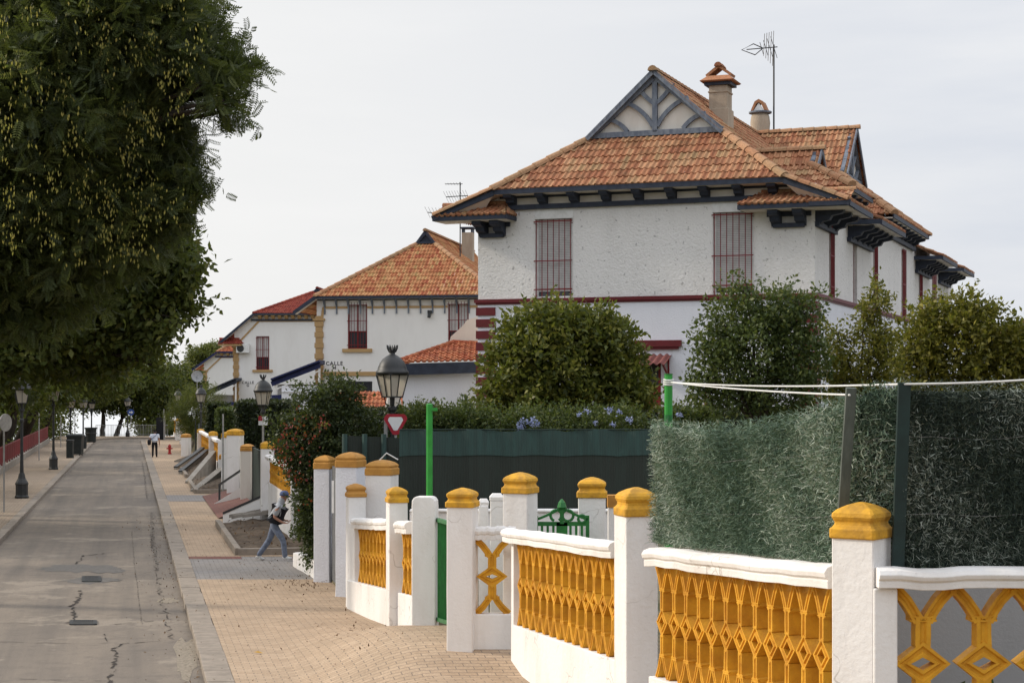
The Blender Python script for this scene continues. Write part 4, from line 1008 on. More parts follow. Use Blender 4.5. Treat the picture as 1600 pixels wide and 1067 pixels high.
CAPF = [(1.06, 0), (1.07, .04), (1.07, .42), (1.0, .46), (.99, .52), (1.04, .58), (1.02, .66), (.80, .82), (.45, .94), (.1, .995), (.02, 1.0)]
def pillar(par, c, h, z0, ztop, ax, capmat='yellow_cap', H=.29, cap=CAP, shaft='white_fence', name='pillar'):
    ax = Vector((ax[0], ax[1], 0)).normalized(); ay = Vector((-ax.y, ax.x, 0)); mb = MB()
    n = 8; prof = [(h*(1.03 if k == 0 else 1+random.uniform(-.012, .008)), lerp(z0, ztop-H, k/n)) for k in range(n+1)]
    mb.loft_sq(prof, (c[0], c[1], 0), ax, ay, .05); p = mb.build(name, shaft, par, bevel=.0)
    mb = MB(); mb.loft_sq([(h*a, ztop-H+.001+H*b) for a, b in cap], (c[0], c[1], 0), ax, ay, .09); mb.build('pillar_cap', capmat, p, bevel=.008)
    return p
def coping(par, A, B, nv, h=.19, w=1.0, name='coping'):
    A, B = Vector(A), Vector(B); nv = Vector(nv).normalized()
    pr = [(.105, 0), (.108, .30), (.10, .36), (.125, .47), (.135, .66), (.11, .86), (.05, .98), (-.05, .98), (-.11, .86), (-.135, .66), (-.125, .47), (-.108, .30), (-.105, 0)]
    n = 14; mb = MB(); pts = [A.lerp(B, k/n)+Vector((0, 0, random.uniform(-.009, .009)))+nv*random.uniform(-.006, .006) for k in range(n+1)]
    mb.sweep([(a*w, b*h) for a, b in pr], pts, nv); return mb.build(name, 'white_fence', par, smooth=False, bevel=.006)
def basewall(par, A, B, nv, z0, th=.2, name='base_wall', mat='white_fence'):
    A, B = Vector(A), Vector(B); nv = Vector(nv).normalized(); mb = MB(); n = 8
    P = [A.lerp(B, k/n) for k in range(n+1)]; rings = []
    for p in P:
        j = random.uniform(-.006, .006)
        rings.append([mb.vert(v) for v in ((p+nv*(.02+j)), p-nv*(th-.02), Vector((p.x, p.y, z0))-nv*(th-.02), Vector((p.x, p.y, z0))+nv*(.025+j))])
    for a, b in zip(rings, rings[1:]):
        for j in range(4): mb.face((a[j], a[(j+1) % 4], b[(j+1) % 4], b[j]))
    mb.face(rings[0]); mb.face(rings[-1]); return mb.build(name, mat, par, bevel=.012)
def near_fence():
    t = thing('garden_wall', 'near white garden wall with tall yellow lattice panels and yellow capped pillars beside the green gate', 'garden wall', (1.2, 18, .4))
    # panel one
    A, B = at(806, 978, 23.6), at(961, 1030, 19.0); d = (B-A); nv = Vector((d.y, -d.x, 0)).normalized()
    basewall(t, A+Vector((-.05, .2, 0)), B+Vector((.02, -.05, 0)), nv, .15)
    lattice(t, A-nv*.02, B-nv*.02, 1.12, 1.12, 13, nv); coping(t, A+Vector((-.09, .33, 1.12)), B+Vector((.05, -.12, 1.12)), nv)
    mb = MB(); c = A+Vector((-.035, .13, 0)); mb.obox((c.x-nv.x*.09, c.y-nv.y*.09, 1.25), nv*.105, d.normalized()*.07*Vector((1, 1, 0)) if False else (d.x/d.length*.07, d.y/d.length*.07, 0), (0, 0, 1.0)); mb.build('end_jamb', 'white_fence', t, bevel=.012)
    # panel two
    A2, B2 = at(1022, 1058, 17.3), at(1294, 923, 13.5)-Vector((0, 0, 1.12)); d2 = (B2-A2); n2 = Vector((d2.y, -d2.x, 0)).normalized()
    B2 = Vector((B2.x, B2.y, Z_(916, 13.5)-1.12))
    basewall(t, A2+Vector((-.03, .1, 0)), B2+Vector((.05, -.15, 0)), n2, .3); lattice(t, A2-n2*.02, B2-n2*.02, 1.12, 1.12, 12, n2)
    coping(t, A2+Vector((.0, .0, 1.12)), B2+Vector((.06, -.2, 1.12)), n2, .19)
    # panel three, facing the camera
    A3 = Vector((2.82, 12.75, Z_(918, 12.75)-1.13)); B3 = A3+Vector((.45*4, 0.06, 0)); n3 = Vector((.03, -1, 0)).normalized()
    basewall(t, A3+Vector((-.2, 0, 0)), B3, n3, .4); lattice(t, A3-n3*.02, B3-n3*.02, 1.13, 1.13, 4, n3, d=.13); coping(t, A3+Vector((-.14, 0, 1.13)), B3+Vector((.3, 0, 1.13)), n3, .15)
    mb = MB(); mb.box(2.66, 2.835, 12.70, 12.93, 1.0, A3.z+1.13); mb.build('end_jamb', 'white_fence', t, bevel=.012)
    pillar(t, (B3.x+.2, B3.y+.05), .18, .6, 3.48, (1, 0), H=.27)
    # return unit by the gate
    A4 = at(743, 959, 24.3); B4 = A4+Vector((.47, 0, 0)); n4 = Vector((0, -1, 0))
    basewall(t, A4+Vector((-.05, 0, 0)), B4+Vector((.15, 0, 0)), n4, .3); lattice(t, A4-n4*.03, B4-n4*.03, 1.04, 1.04, 1, n4, d=.12); coping(t, A4+Vector((-.05, .08, 1.04)), B4+Vector((.1, .08, 1.04)), n4, .19, .8)
    # pillars
    r = lambda a: (math.cos(R(a)), -math.sin(R(a)))
    pillar(t, (X_(722.5, 24.3), 24.35), .185, .35, 2.95, r(12), H=.27)
    pillar(t, (X_(812, 24.6)+.01, 24.75), .19, .4, 3.15, r(24), H=.30)
    pillar(t, (X_(995, 18.1), 18.15), .175, .5, 3.30, (d2.x, d2.y), H=.30)
    c = Vector((X_(980, 18.6), 18.6, 0)); mb = MB(); dn = d.normalized(); mb.obox((c.x-nv.x*.05, c.y-nv.y*.05, 1.72), nv*.15, (dn.x*.16, dn.y*.16, 0), (0, 0, 1.27)); mb.build('pillar_buttress', 'white_fence', t, bevel=.012)
    pillar(t, (X_(1346, 12.95), 12.95), .165, .5, 3.475, (.815, -.58), H=.268)
    # mirrored gate side of the little inner gate
    q = thing('gate_pillar', 'white pillar with yellow cap standing alone right of the ornate green gate', 'pillar', (X_(925, 25.6), 25.6, .9)); pillar(q, (X_(925, 25.6), 25.6), .2, .9, Z_(745, 25.6), r(4), H=.30)
    mb = MB(); mb.box(X_(950, 26), X_(985, 26), 25.9, 26.1, 1.0, Z_(792, 26)); mb.build('side_post', 'white_fence', q); mb = MB(); mb.box(X_(949, 26), X_(966, 26), 25.88, 26.12, Z_(792, 26), Z_(773, 26)); mb.build('side_cap', 'ochre_cap', q)
    # run A
    t = thing('garden_wall', 'white garden wall with fine yellow lattice between the grey door and the green gate', 'garden wall', (X_(600, 30), 30, .2))
    A, B = at(558, 909, 32.6), at(613, 922, 29.1); d = B-A; nv = Vector((d.y, -d.x, 0)).normalized()
    E = at(646, 931, 27.15)
    basewall(t, A+Vector((-.25, .8, -.05)), E, nv, -.05); lattice(t, A-nv*.02, B-nv*.02, 1.0, 1.0, 10, nv); coping(t, A+Vector((-.02, .15, 1.0)), B+Vector((.0, .1, 1.0)), nv, .2)
    A5, B5 = at(626, 926, 28.2), at(645, 931, 27.2); lattice(t, A5-nv*.02, B5-nv*.02, .98, .98, 3, nv); coping(t, A5+Vector((0, .0, .98)), B5+Vector((0, 0, .98)), nv, .2)
    mb = MB(); c = A+Vector((-.14, .48, 0)); dn = d.normalized(); mb.obox((c.x-nv.x*.09, c.y-nv.y*.09, .85), nv*.10, (dn.x*.34, dn.y*.34, 0), (0, 0, .92)); mb.build('end_jamb', 'white_fence', t, bevel=.012)
    pillar(t, (X_(556, 33.6), 33.6), .17, -.05, Z_(755, 33.6), (dn.x, dn.y), 'ochre_cap', .26); pillar(t, (X_(620, 28.5), 28.5), .155, .1, Z_(760, 28.5), (dn.x, dn.y), 'yellow_cap', .26)
    c = Vector((X_(664, 27), 27.0, 0)); ax = Vector((.985, -.17, 0)).normalized(); ay = Vector((.17, .985, 0)); mb = MB(); hw = .19; zt = Z_(775, 27)
    pr = [(-hw, .4), (hw, .4)]+[(hw*.93 if k else hw, zt-.16) for k in (0,)]+[(hw*math.cos(a) if False else hw-.09*(1-math.cos(a)), zt-.10+.10*math.sin(a)) for a in [R(x) for x in (20, 50, 75, 90)]]
    pr = pr+[(-x, z) for x, z in pr[::-1] if z > 1]
    mb.prism([c+ax*x+Vector((0, 0, z))-ay*.12 for x, z in pr], ay*.26); mb.build('gate_post', 'white_fence', t, bevel=.02)
    # gate
    a, b = Vector((X_(681, 27.25), 27.25, 0)), Vector((X_(713, 24.75), 24.75, 0)); g = thing('gate', 'closed green metal gate of upright bars between white gate posts', 'gate', (a.x, a.y, .74))
    za0, za1, zb0, zb1 = Z_(966, 27.25), Z_(811, 27.25), Z_(975, 24.8), Z_(820, 24.75)
    mb = MB(); u = Vector((0, 0, 1))
    for z0, z1 in ((za0, zb0), (za1, zb1)): mb.beam(a+u*z0, b+u*z1, .05, .06)
    mb.beam(a+u*za0, a+u*za1, .06, .06); mb.beam(b+u*zb0, b+u*zb1, .06, .06); mb.build('frame', 'green_paint', g)
    mb = MB()
    for k in range(1, 15): p = a.lerp(b, k/15); mb.beam(p+u*(lerp(za0, zb0, k/15)+.03), p+u*(lerp(za1, zb1, k/15)-.03), .03, .03)
    mb.build('bars', 'green_paint', g)
    for zz in (.35, 1.25): 
        mb = MB(); mb.tube([a+u*(za0+zz)-Vector((.09, 0, .04)), a+u*(za0+zz)-Vector((.0, 0, .04))], .025, 6); mb.tube([a+u*(za0+zz)-Vector((.03, .03, .09)), a+u*(za0+zz)-Vector((.03, .03, -.03))], .02, 6); mb.build('hinge', 'iron', g)
    # ornate inner gate
    Y = 25.0; x0, x1 = X_(838, Y), X_(918, Y); zt = Z_(818, Y); g = thing('gate', 'low ornate green gate with pointed scroll top between yellow capped pillars', 'gate', ((x0+x1)/2, Y, 1.1)); mb = MB()
    for z in (zt, 1.2): mb.beam((x0, Y, z), (x1, Y, z), .04, .06)
    for x in (x0, x1): mb.beam((x, Y, 1.1), (x, Y, zt+.12), .05, .05)
    mb.build('frame', 'green_paint', g); mb = MB()
    for k in range(1, 9): x = lerp(x0, x1, k/9); mb.beam((x, Y, 1.2), (x, Y, zt), .035, .035)
    xm = X_(878, Y); mb.box(xm-.08, xm+.08, Y-.02, Y+.02, 1.2, zt+.02); mb.build('bars', 'green_paint', g)
    mb = MB(); za = Z_(791, Y)
    for sg, xe in ((-1, x0), (1, x1)):
        pts = [(xm, Y, za)]+[(lerp(xm, xe, k/5), Y, lerp(za, zt+.06, (k/5)**.75)) for k in range(1, 6)]
        for p, q in zip(pts, pts[1:]): mb.beam(p, q, .05, .035)
    def ring(cx, cz, r_, a0=0, a1=360, w=.035):
        P = [(cx+r_*math.cos(R(a0+(a1-a0)*k/14)), Y-.01, cz+r_*math.sin(R(a0+(a1-a0)*k/14))) for k in range(15)]; mb.tube(P, w*.6, 6)
    ring(xm-.085, zt+.12, .08, -60, 250); ring(xm+.085, zt+.12, .08, 290, -70); ring(x1-.08, zt+.07, .055); mb.beam((xm, Y, zt), (xm, Y, za+.04), .06, .06); mb.lathe([(.02, 0), (.07, .05), (.05, .12), (.01, .17)], (xm, Y, za-.06), 10)
    mb.build('scrollwork', 'green_paint', g)
    # low inner wall and little posts
    t = thing('garden_wall', 'low plain white wall inside the plot, behind the ornate green gate', 'garden wall', (X_(860, 31), 31, 1.0)); mb = MB(); mb.box(X_(640, 31), X_(1010, 31), 31, 31.25, .9, Z_(800, 31)); mb.build('wall', 'white_fence', t, bevel=.02)
    mb = MB(); mb.box(X_(640, 31), X_(1010, 31), 30.96, 31.29, Z_(800, 31), Z_(796, 31)); mb.build('coping', 'white_fence', t, bevel=.015)
    for (pa, pb, py, Y, lab) in ((748, 763, 783, 26.8, 'narrow plain white post just right of the gate pillar'), (766, 786, 775, 26.2, 'chamfered white post with a small flat cap, left of the corner pillar')):
        t = thing('post', lab, 'post', (X_((pa+pb)/2, Y), Y, .9)); mb = MB(); zt = Z_(py+6, Y); mb.box(X_(pa, Y), X_(pb, Y), Y-.1, Y+.1, .7, zt); mb.build('shaft', 'white_fence', t, bevel=.015); mb = MB(); mb.loft_sq([((X_(pb, Y)-X_(pa, Y))*.55, zt), ((X_(pb, Y)-X_(pa, Y))*.57, zt+.05), ((X_(pb, Y)-X_(pa, Y))*.35, zt+.1)], ((X_(pa, Y)+X_(pb, Y))/2, Y, 0), (1, 0, 0), (0, 1, 0)); mb.build('cap', 'white_fence', t)
    # tall gateway
    t = thing('gateway', 'two tall white pillars with flat ochre caps flanking a narrow grey metal door', 'gateway', (X_(515, 36.8), 36.8, .1))
    pillar(t, (X_(508, 38.2), 38.2), .19, .05, Z_(711, 38.2), r(20), 'ochre_cap', .30, CAPF, 'white_lower'); pillar(t, (X_(548, 35.5), 35.5), .235, .05, Z_(706, 35.5), r(20), 'ochre_cap', .31, CAPF, 'white_lower')
    a, b = Vector((X_(512, 38.0), 38.0, .2)), Vector((X_(529, 35.9), 35.9, .2)); mb = MB(); dd = (b-a).normalized(); mb.obox(((a.x+b.x)/2+.12, (a.y+b.y)/2, 1.42), (b-a)/2, Vector((-dd.y, dd.x, 0))*.025, (0, 0, 1.25)); mb.build('door', 'door_grey', t)
    mb = MB(); p = at(522, 775, 35.95); mb.box(p.x-.03, p.x+.015, p.y-.2, p.y-.15, Z_(800, 36), Z_(750, 36)); mb.build('intercom_plate', 'white_plastic', t)
    q = thing('gate_pillar', 'tall white pillar with a flat ochre cap, right of the grey door and behind the lattice wall', 'pillar', (X_(597, 34), 34, .2)); pillar(q, (X_(597, 34), 34), .26, .1, Z_(718, 34), r(14), 'ochre_cap', .30, CAPF)
    mb = MB(); mb.tube([(X_(590, 34.4), 34.4, 2.9), (X_(604, 34.4), 34.4, 3.08), (X_(622, 34.4), 34.4, 2.95)], .015, 6); q2 = mb.build('cable', 'rope', q)
    # bush planter wall
    a, b = Vector((X_(459, 41.6), 41.6, .43)), Vector((X_(497, 38.5), 38.5, .52)); t = thing('planter_wall', 'low stained white wall under the red flowering bush at the lane corner', 'wall', (a.x, a.y, .1)); dd = b-a; basewall(t, a, b, Vector((dd.y, -dd.x, 0)), -.05, .25, 'base', 'white_fence'); basewall(t, a+Vector((.02, .1, 0)), a+Vector((4, .8, .1)), Vector((0, 1, 0)), -.05, .2, 'lane_side', 'white_fence')
    # grey rendered wall behind panel three
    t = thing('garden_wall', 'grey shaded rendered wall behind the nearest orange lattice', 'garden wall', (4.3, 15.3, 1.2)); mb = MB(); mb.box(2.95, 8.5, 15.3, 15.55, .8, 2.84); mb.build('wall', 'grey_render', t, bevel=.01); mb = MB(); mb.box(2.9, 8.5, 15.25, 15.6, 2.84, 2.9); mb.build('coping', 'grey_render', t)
    P = []; 
    for k in range(22):
        x = random.uniform(3.1, 4.8); L = random.uniform(.2, .55)
        for j in range(14): P.append((x+random.gauss(0, .05), 14.3+random.gauss(0, .1), 1.35+L*random.random()))
    o = leaves('weed_plant', 'leaf_shrub', None, np.array(P), .09, 'broad'); tag(o, 'green weeds growing behind the nearest orange lattice', 'plant', kind='stuff')
near_fence()
# ---------------------------------------------------------------- screens, poles, lines
def needle_screen(name, label, A, B, tops, mat, count, back, nv, size=.055, thick=.05, cat='artificial hedge'):
    A, B, nv = Vector(A), Vector(B), Vector(nv).normalized(); t = thing(name, label, cat, (A+B)/2)
    n = 12; mb = MB(); zt = lambda u: interp(u, [k/(len(tops)-1) for k in range(len(tops))], tops)
    for k in range(n):
        a, b = k/n, (k+1)/n; pa, pb = A.lerp(B, a), A.lerp(B, b)
        mb.poly([pa, pb, (pb.x, pb.y, zt(b)-.03), (pa.x, pa.y, zt(a)-.03)]); o = -nv*.02
        mb.poly([pa+o, (pa.x+o.x, pa.y+o.y, zt(a)-.03), (pb.x+o.x, pb.y+o.y, zt(b)-.03), pb+o])
    mb.build('backing', back, t, fixn=False)
    u = RNG.random(count); T_ = np.interp(u, np.linspace(0, 1, len(tops)), tops); base = A.z+(B.z-A.z)*u
    v = RNG.random(count); z = base+(T_-base)*v
    Lw = (B-A).length; col = u*Lw/.13+.35*np.sin(z*4+u*7)+.2*np.sin(z*11)
    row = np.abs(np.sin(col*math.pi))**.6
    d = (RNG.random(count)**1.3)*thick*(.45+.9*row)*(1+.35*np.sin(u*23)*np.sin(z*7))
    patch = .16*np.sin(u*Lw*1.9+1.3*np.sin(z*2.3))+.12*np.sin(u*Lw*5.1+z*3.7)+.10*(row-.6)
    # bulging rows of tufts
    P = np.stack([A.x+(B.x-A.x)*u+nv.x*d, A.y+(B.y-A.y)*u+nv.y*d, z], 1)
    top_ = v > .985; P[top_, 2] += RNG.random(top_.sum())*.05
    D = np.tile(np.array(nv), (count, 1))+RNG.normal(size=(count, 3))*.8
    leaves('needles', mat, t, P, size, 'needle', D/np.linalg.norm(D, axis=1)[:, None], .6, rb=patch)
    for fz in (.30, .72):
        mb = MB(); pts = []
        for k in range(9):
            q = A.lerp(B, k/8); pts.append((q.x+nv.x*(thick*.8+.01*math.sin(k*2)), q.y+nv.y*(thick*.8+.01*math.sin(k*2)), lerp(q.z, zt(k/8), fz)+.012*math.sin(k*1.7)))
        mb.tube(pts, .0022, 4); mb.build('tie_wire', 'galvanised', t)
    return t
def screens():
    A, B = at(1009, 868, 17.4), at(1322, 905, 13.25); A.z, B.z = 2.78, 2.96; nv = Vector((-.96, -.27, 0)); o = Vector((.12, .03, 0))
    needle_screen('artificial_hedge', 'pale grey green artificial hedge screen sagging above the middle yellow lattice', A+o, B+o, [Z_(660, 17.2), Z_(668, 16.4), Z_(668, 15.7), Z_(660, 15), Z_(645, 14.3), Z_(620, 13.3)], 'plastic_needle_sunlit', 62000, 'dark_green_post', nv, .045, .07)
    A2, B2 = Vector((X_(1322, 13.35), 13.35, 2.9)), Vector((X_(1412, 13.15), 13.15, 2.9)); needle_screen('artificial_hedge', 'narrow strip of artificial hedge between the grey wooden post and the dark post', A2, B2, [Z_(622, 13.2), Z_(604, 13.2), Z_(603, 13.1)], 'plastic_needle_sunlit', 9000, 'dark_green_post', (-.3, -.95, 0), .05, .07)
    A3, B3 = Vector((X_(1408, 12.95), 12.95, 2.97)), Vector((4.75, 13.0, 2.97)); needle_screen('artificial_hedge', 'dark artificial hedge screen at the right edge above the nearest coping', A3, B3, [Z_(603, 12.95), Z_(606, 12.95), Z_(602, 12.95), Z_(606, 12.95), Z_(600, 12.95)], 'plastic_needle_shaded', 42000, 'dark_green_post', (0, -1, 0), .042, .06)
    t = MB(); a, b = at(1330, 606, 13.05), at(1317, 800, 13.2); t.beam(a, b, .075, .05, (0, 1, 0)); o = tag(t.build('fence_post', 'grey_wood'), 'weathered grey wooden post leaning against the artificial hedge', 'post')
    t = MB(); a, b = at(1413, 598, 12.86), at(1402, 900, 12.9); t.beam(a, b, .09, .05, (0, 1, 0)); tag(t.build('fence_post', 'dark_green_post'), 'dark green upright post at the corner of the artificial hedge', 'post')
    # wires tying the screen
    # windbreak
    t = thing('windbreak_fence', 'long dark green windbreak fabric stretched behind the white pillars', 'fence', (X_(820, 37.4), 37.4, 1.1)); Y = 37.4
    xa, xb = X_(624, Y), X_(1034, Y); n = 30; mb = MB(); mt = MB(); zz = [Z_(672, Y)+.025*math.sin(k*.9)+random.uniform(-.01, .01) for k in range(n+1)]; sag = [Z_(713, Y)+.03*abs(math.sin(k*.5)) for k in range(n+1)]
    for k in range(n):
        x0, x1 = lerp(xa, xb, k/n), lerp(xa, xb, (k+1)/n); y0, y1 = Y+.05*math.sin(k*1.3), Y+.05*math.sin((k+1)*1.3)
        mb.poly([(x0, y0+.02, .9), (x1, y1+.02, .9), (x1, y1+.02, zz[k+1]-.05), (x0, y0+.02, zz[k]-.05)]); mt.poly([(x0, y0, sag[k]), (x1, y1, sag[k+1]), (x1, y1, zz[k+1]), (x0, y0, zz[k])])
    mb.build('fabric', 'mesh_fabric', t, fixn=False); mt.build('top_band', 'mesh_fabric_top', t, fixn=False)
    for px in (626, 730, 830, 930, 1030): mb = MB(); mb.tube([(X_(px, Y), Y+.08, .8), (X_(px, Y), Y+.08, Z_(670, Y))], .03, 8); mb.build('post', 'dark_green_post', t)
    mb = MB(); mb.tube([(xa, Y-.01, Z_(671, Y)), (xb, Y-.01, Z_(671, Y))], .012, 5); mb.build('top_wire', 'dark_green_post', t)
    Y = 38.3; t = thing('windbreak_fence', 'short darker piece of windbreak fence behind the flat capped pillars, left of the yield sign', 'fence', (X_(580, Y), Y, .2)); mb = MB(); xa, xb = X_(534, Y), X_(626, Y)
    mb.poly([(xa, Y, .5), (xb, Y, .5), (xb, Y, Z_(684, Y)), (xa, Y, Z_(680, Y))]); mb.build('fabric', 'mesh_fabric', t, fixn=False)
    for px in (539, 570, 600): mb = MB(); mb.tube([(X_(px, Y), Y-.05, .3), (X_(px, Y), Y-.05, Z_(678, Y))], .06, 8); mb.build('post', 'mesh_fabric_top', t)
    # clothes poles and lines
    t = thing('clothes_pole', 'bright green clothesline pole with a stub arm in front of the windbreak', 'pole', (X_(671, 28), 28, 1.0)); x = X_(671, 28); mb = MB(); mb.tube([(x, 28, .9), (x, 28, Z_(634, 28))], .052, 12); mb.lathe([(.052, 0), (.05, .03), (.02, .04)], (x, 28, Z_(634, 28)), 12); mb.build('post', 'green_bright', t, smooth=False)
    mb = MB(); mb.box(x+.02, x+.13, 27.96, 28.04, Z_(642, 28), Z_(637, 28)); mb.build('stub_arm', 'green_bright', t)
    t = thing('clothes_pole', 'bright green clothesline pole with white rope wound round its top, beside the artificial hedge', 'pole', (X_(1044.5, 20), 20, 1.0)); x = X_(1044.5, 20); zt = Z_(585, 20); mb = MB(); mb.tube([(x, 20, .9), (x, 20, zt)], .047, 14); mb.build('post', 'green_bright', t); mb = MB(); mb.tube([(x, 20, zt-.005), (x, 20, zt+.01)], .05, 14); mb.build('cap', 'green_paint', t); mb = MB(); mb.tube([(x, 20, Z_(648, 20)-.08), (x, 20, Z_(648, 20))], .05, 14); mb.build('band', 'green_paint', t)
    mb = MB()
    for k in range(3): zc = Z_(593+k*3.5, 20); mb.tube([(x+.053*math.cos(a), 20+.053*math.sin(a), zc+.01*math.sin(a)) for a in [2*math.pi*j/12 for j in range(13)]], .010, 5)
    mb.build('rope_winding', 'rope', t)
    def line(pts, lab): mb = MB(); mb.tube(pts, .0075, 5); tag(mb.build('clothesline', 'rope'), lab, 'rope')
    def sagl(a, b, s, n=12): return [a.lerp(b, k/n)-Vector((0, 0, s*4*(k/n)*(1-k/n))) for k in range(n+1)]
    line(sagl(at(1047, 597, 20), at(1411, 600, 12.84), .03)+sagl(at(1411, 600, 12.84), at(1640, 591, 12.6), .01)[1:], 'upper white rope strung from the green pole to the right edge')
    line(sagl(at(1047, 597, 20), at(1328, 617, 13.0), .02), 'lower white rope running from the green pole to the grey wooden post')
screens()
# ---------------------------------------------------------------- street furniture
def make_lamp(label, loc, H=5.0, rot=0, group='street lamps of the old town kind'):
    t = thing('street_lamp', label, 'street lamp', (0, 0, 0), group)
    mb = MB(); pr = [(.27, 0), (.27, .08), (.235, .12), (.235, .52), (.26, .56), (.24, .62), (.15, .78), (.11, .95), (.09, 1.0)]; mb.lathe(pr, (0, 0, 0), 8); mb.build('pedestal', 'iron', t)
    mb = MB(); z1 = H-1.22; mb.lathe([(.075, .98), (.062, 1.6), (.055, z1-.75), (.085, z1-.72), (.085, z1-.64), (.055, z1-.6), (.06, z1-.35), (.11, z1-.3), (.11, z1-.24), (.05, z1-.2), (.06, z1-.02), (.13, z1), (.05, z1+.02)], (0, 0, 0), 12)
    for k in range(4):
        a = R(45+90*k); p = [(.06*math.cos(a), .06*math.sin(a), z1-.28), (.15*math.cos(a), .15*math.sin(a), z1-.16), (.19*math.cos(a), .19*math.sin(a), z1)]; mb.tube(p, .014, 5)
    mb.build('pole', 'iron', t)
    l = MB(); a0, a1 = .17, .265; zg0, zg1 = z1, z1+.52
    for sx, sy in ((1, 1), (1, -1), (-1, -1), (-1, 1)): l.beam((sx*a0, sy*a0, zg0), (sx*a1, sy*a1, zg1), .026, .026)
    for q, a, z in (('b', a0, zg0), ('t', a1, zg1)):
        for s1 in (-1, 1): l.beam((-a, s1*a, z), (a, s1*a, z), .03, .035); l.beam((s1*a, -a, z), (s1*a, a, z), .03, .035)
    for s1 in (-1, 1): l.beam((0, s1*a0, zg0), (0, s1*a1, zg1), .018, .018); l.beam((s1*a0, 0, zg0), (s1*a1, 0, zg1), .018, .018)
    lan = l.build('lantern', 'iron', t)
    g = MB(); b0, b1 = a0-.012, a1-.012
    for (u, v) in (((-1, -1), (1, -1)), ((1, -1), (1, 1)), ((1, 1), (-1, 1)), ((-1, 1), (-1, -1))): g.poly([(u[0]*b0, u[1]*b0, zg0+.01), (v[0]*b0, v[1]*b0, zg0+.01), (v[0]*b1, v[1]*b1, zg1-.01), (u[0]*b1, u[1]*b1, zg1-.01)])
    g.build('glass', 'lamp_glass', lan)
    d = MB(); d.lathe([(.36, zg1), (.385, zg1+.03), (.375, zg1+.07), (.345, zg1+.10), (.33, zg1+.17), (.29, zg1+.27), (.22, zg1+.36), (.13, zg1+.43), (.07, zg1+.46), (.06, zg1+.52), (.09, zg1+.55)], (0, 0, 0), 20)
    d.build('dome', 'iron', lan, smooth=True); c = MB()
    for k in range(7): a = 2*math.pi*k/7; c.tube([(.06*math.cos(a), .06*math.sin(a), zg1+.52), (.11*math.cos(a), .11*math.sin(a), zg1+.61), (.13*math.cos(a), .13*math.sin(a), zg1+.68)], [.03, .025, .01], 5)
    c.build('crown', 'iron', lan)
    t.location = loc; t.rotation_euler = (0, 0, rot); return t
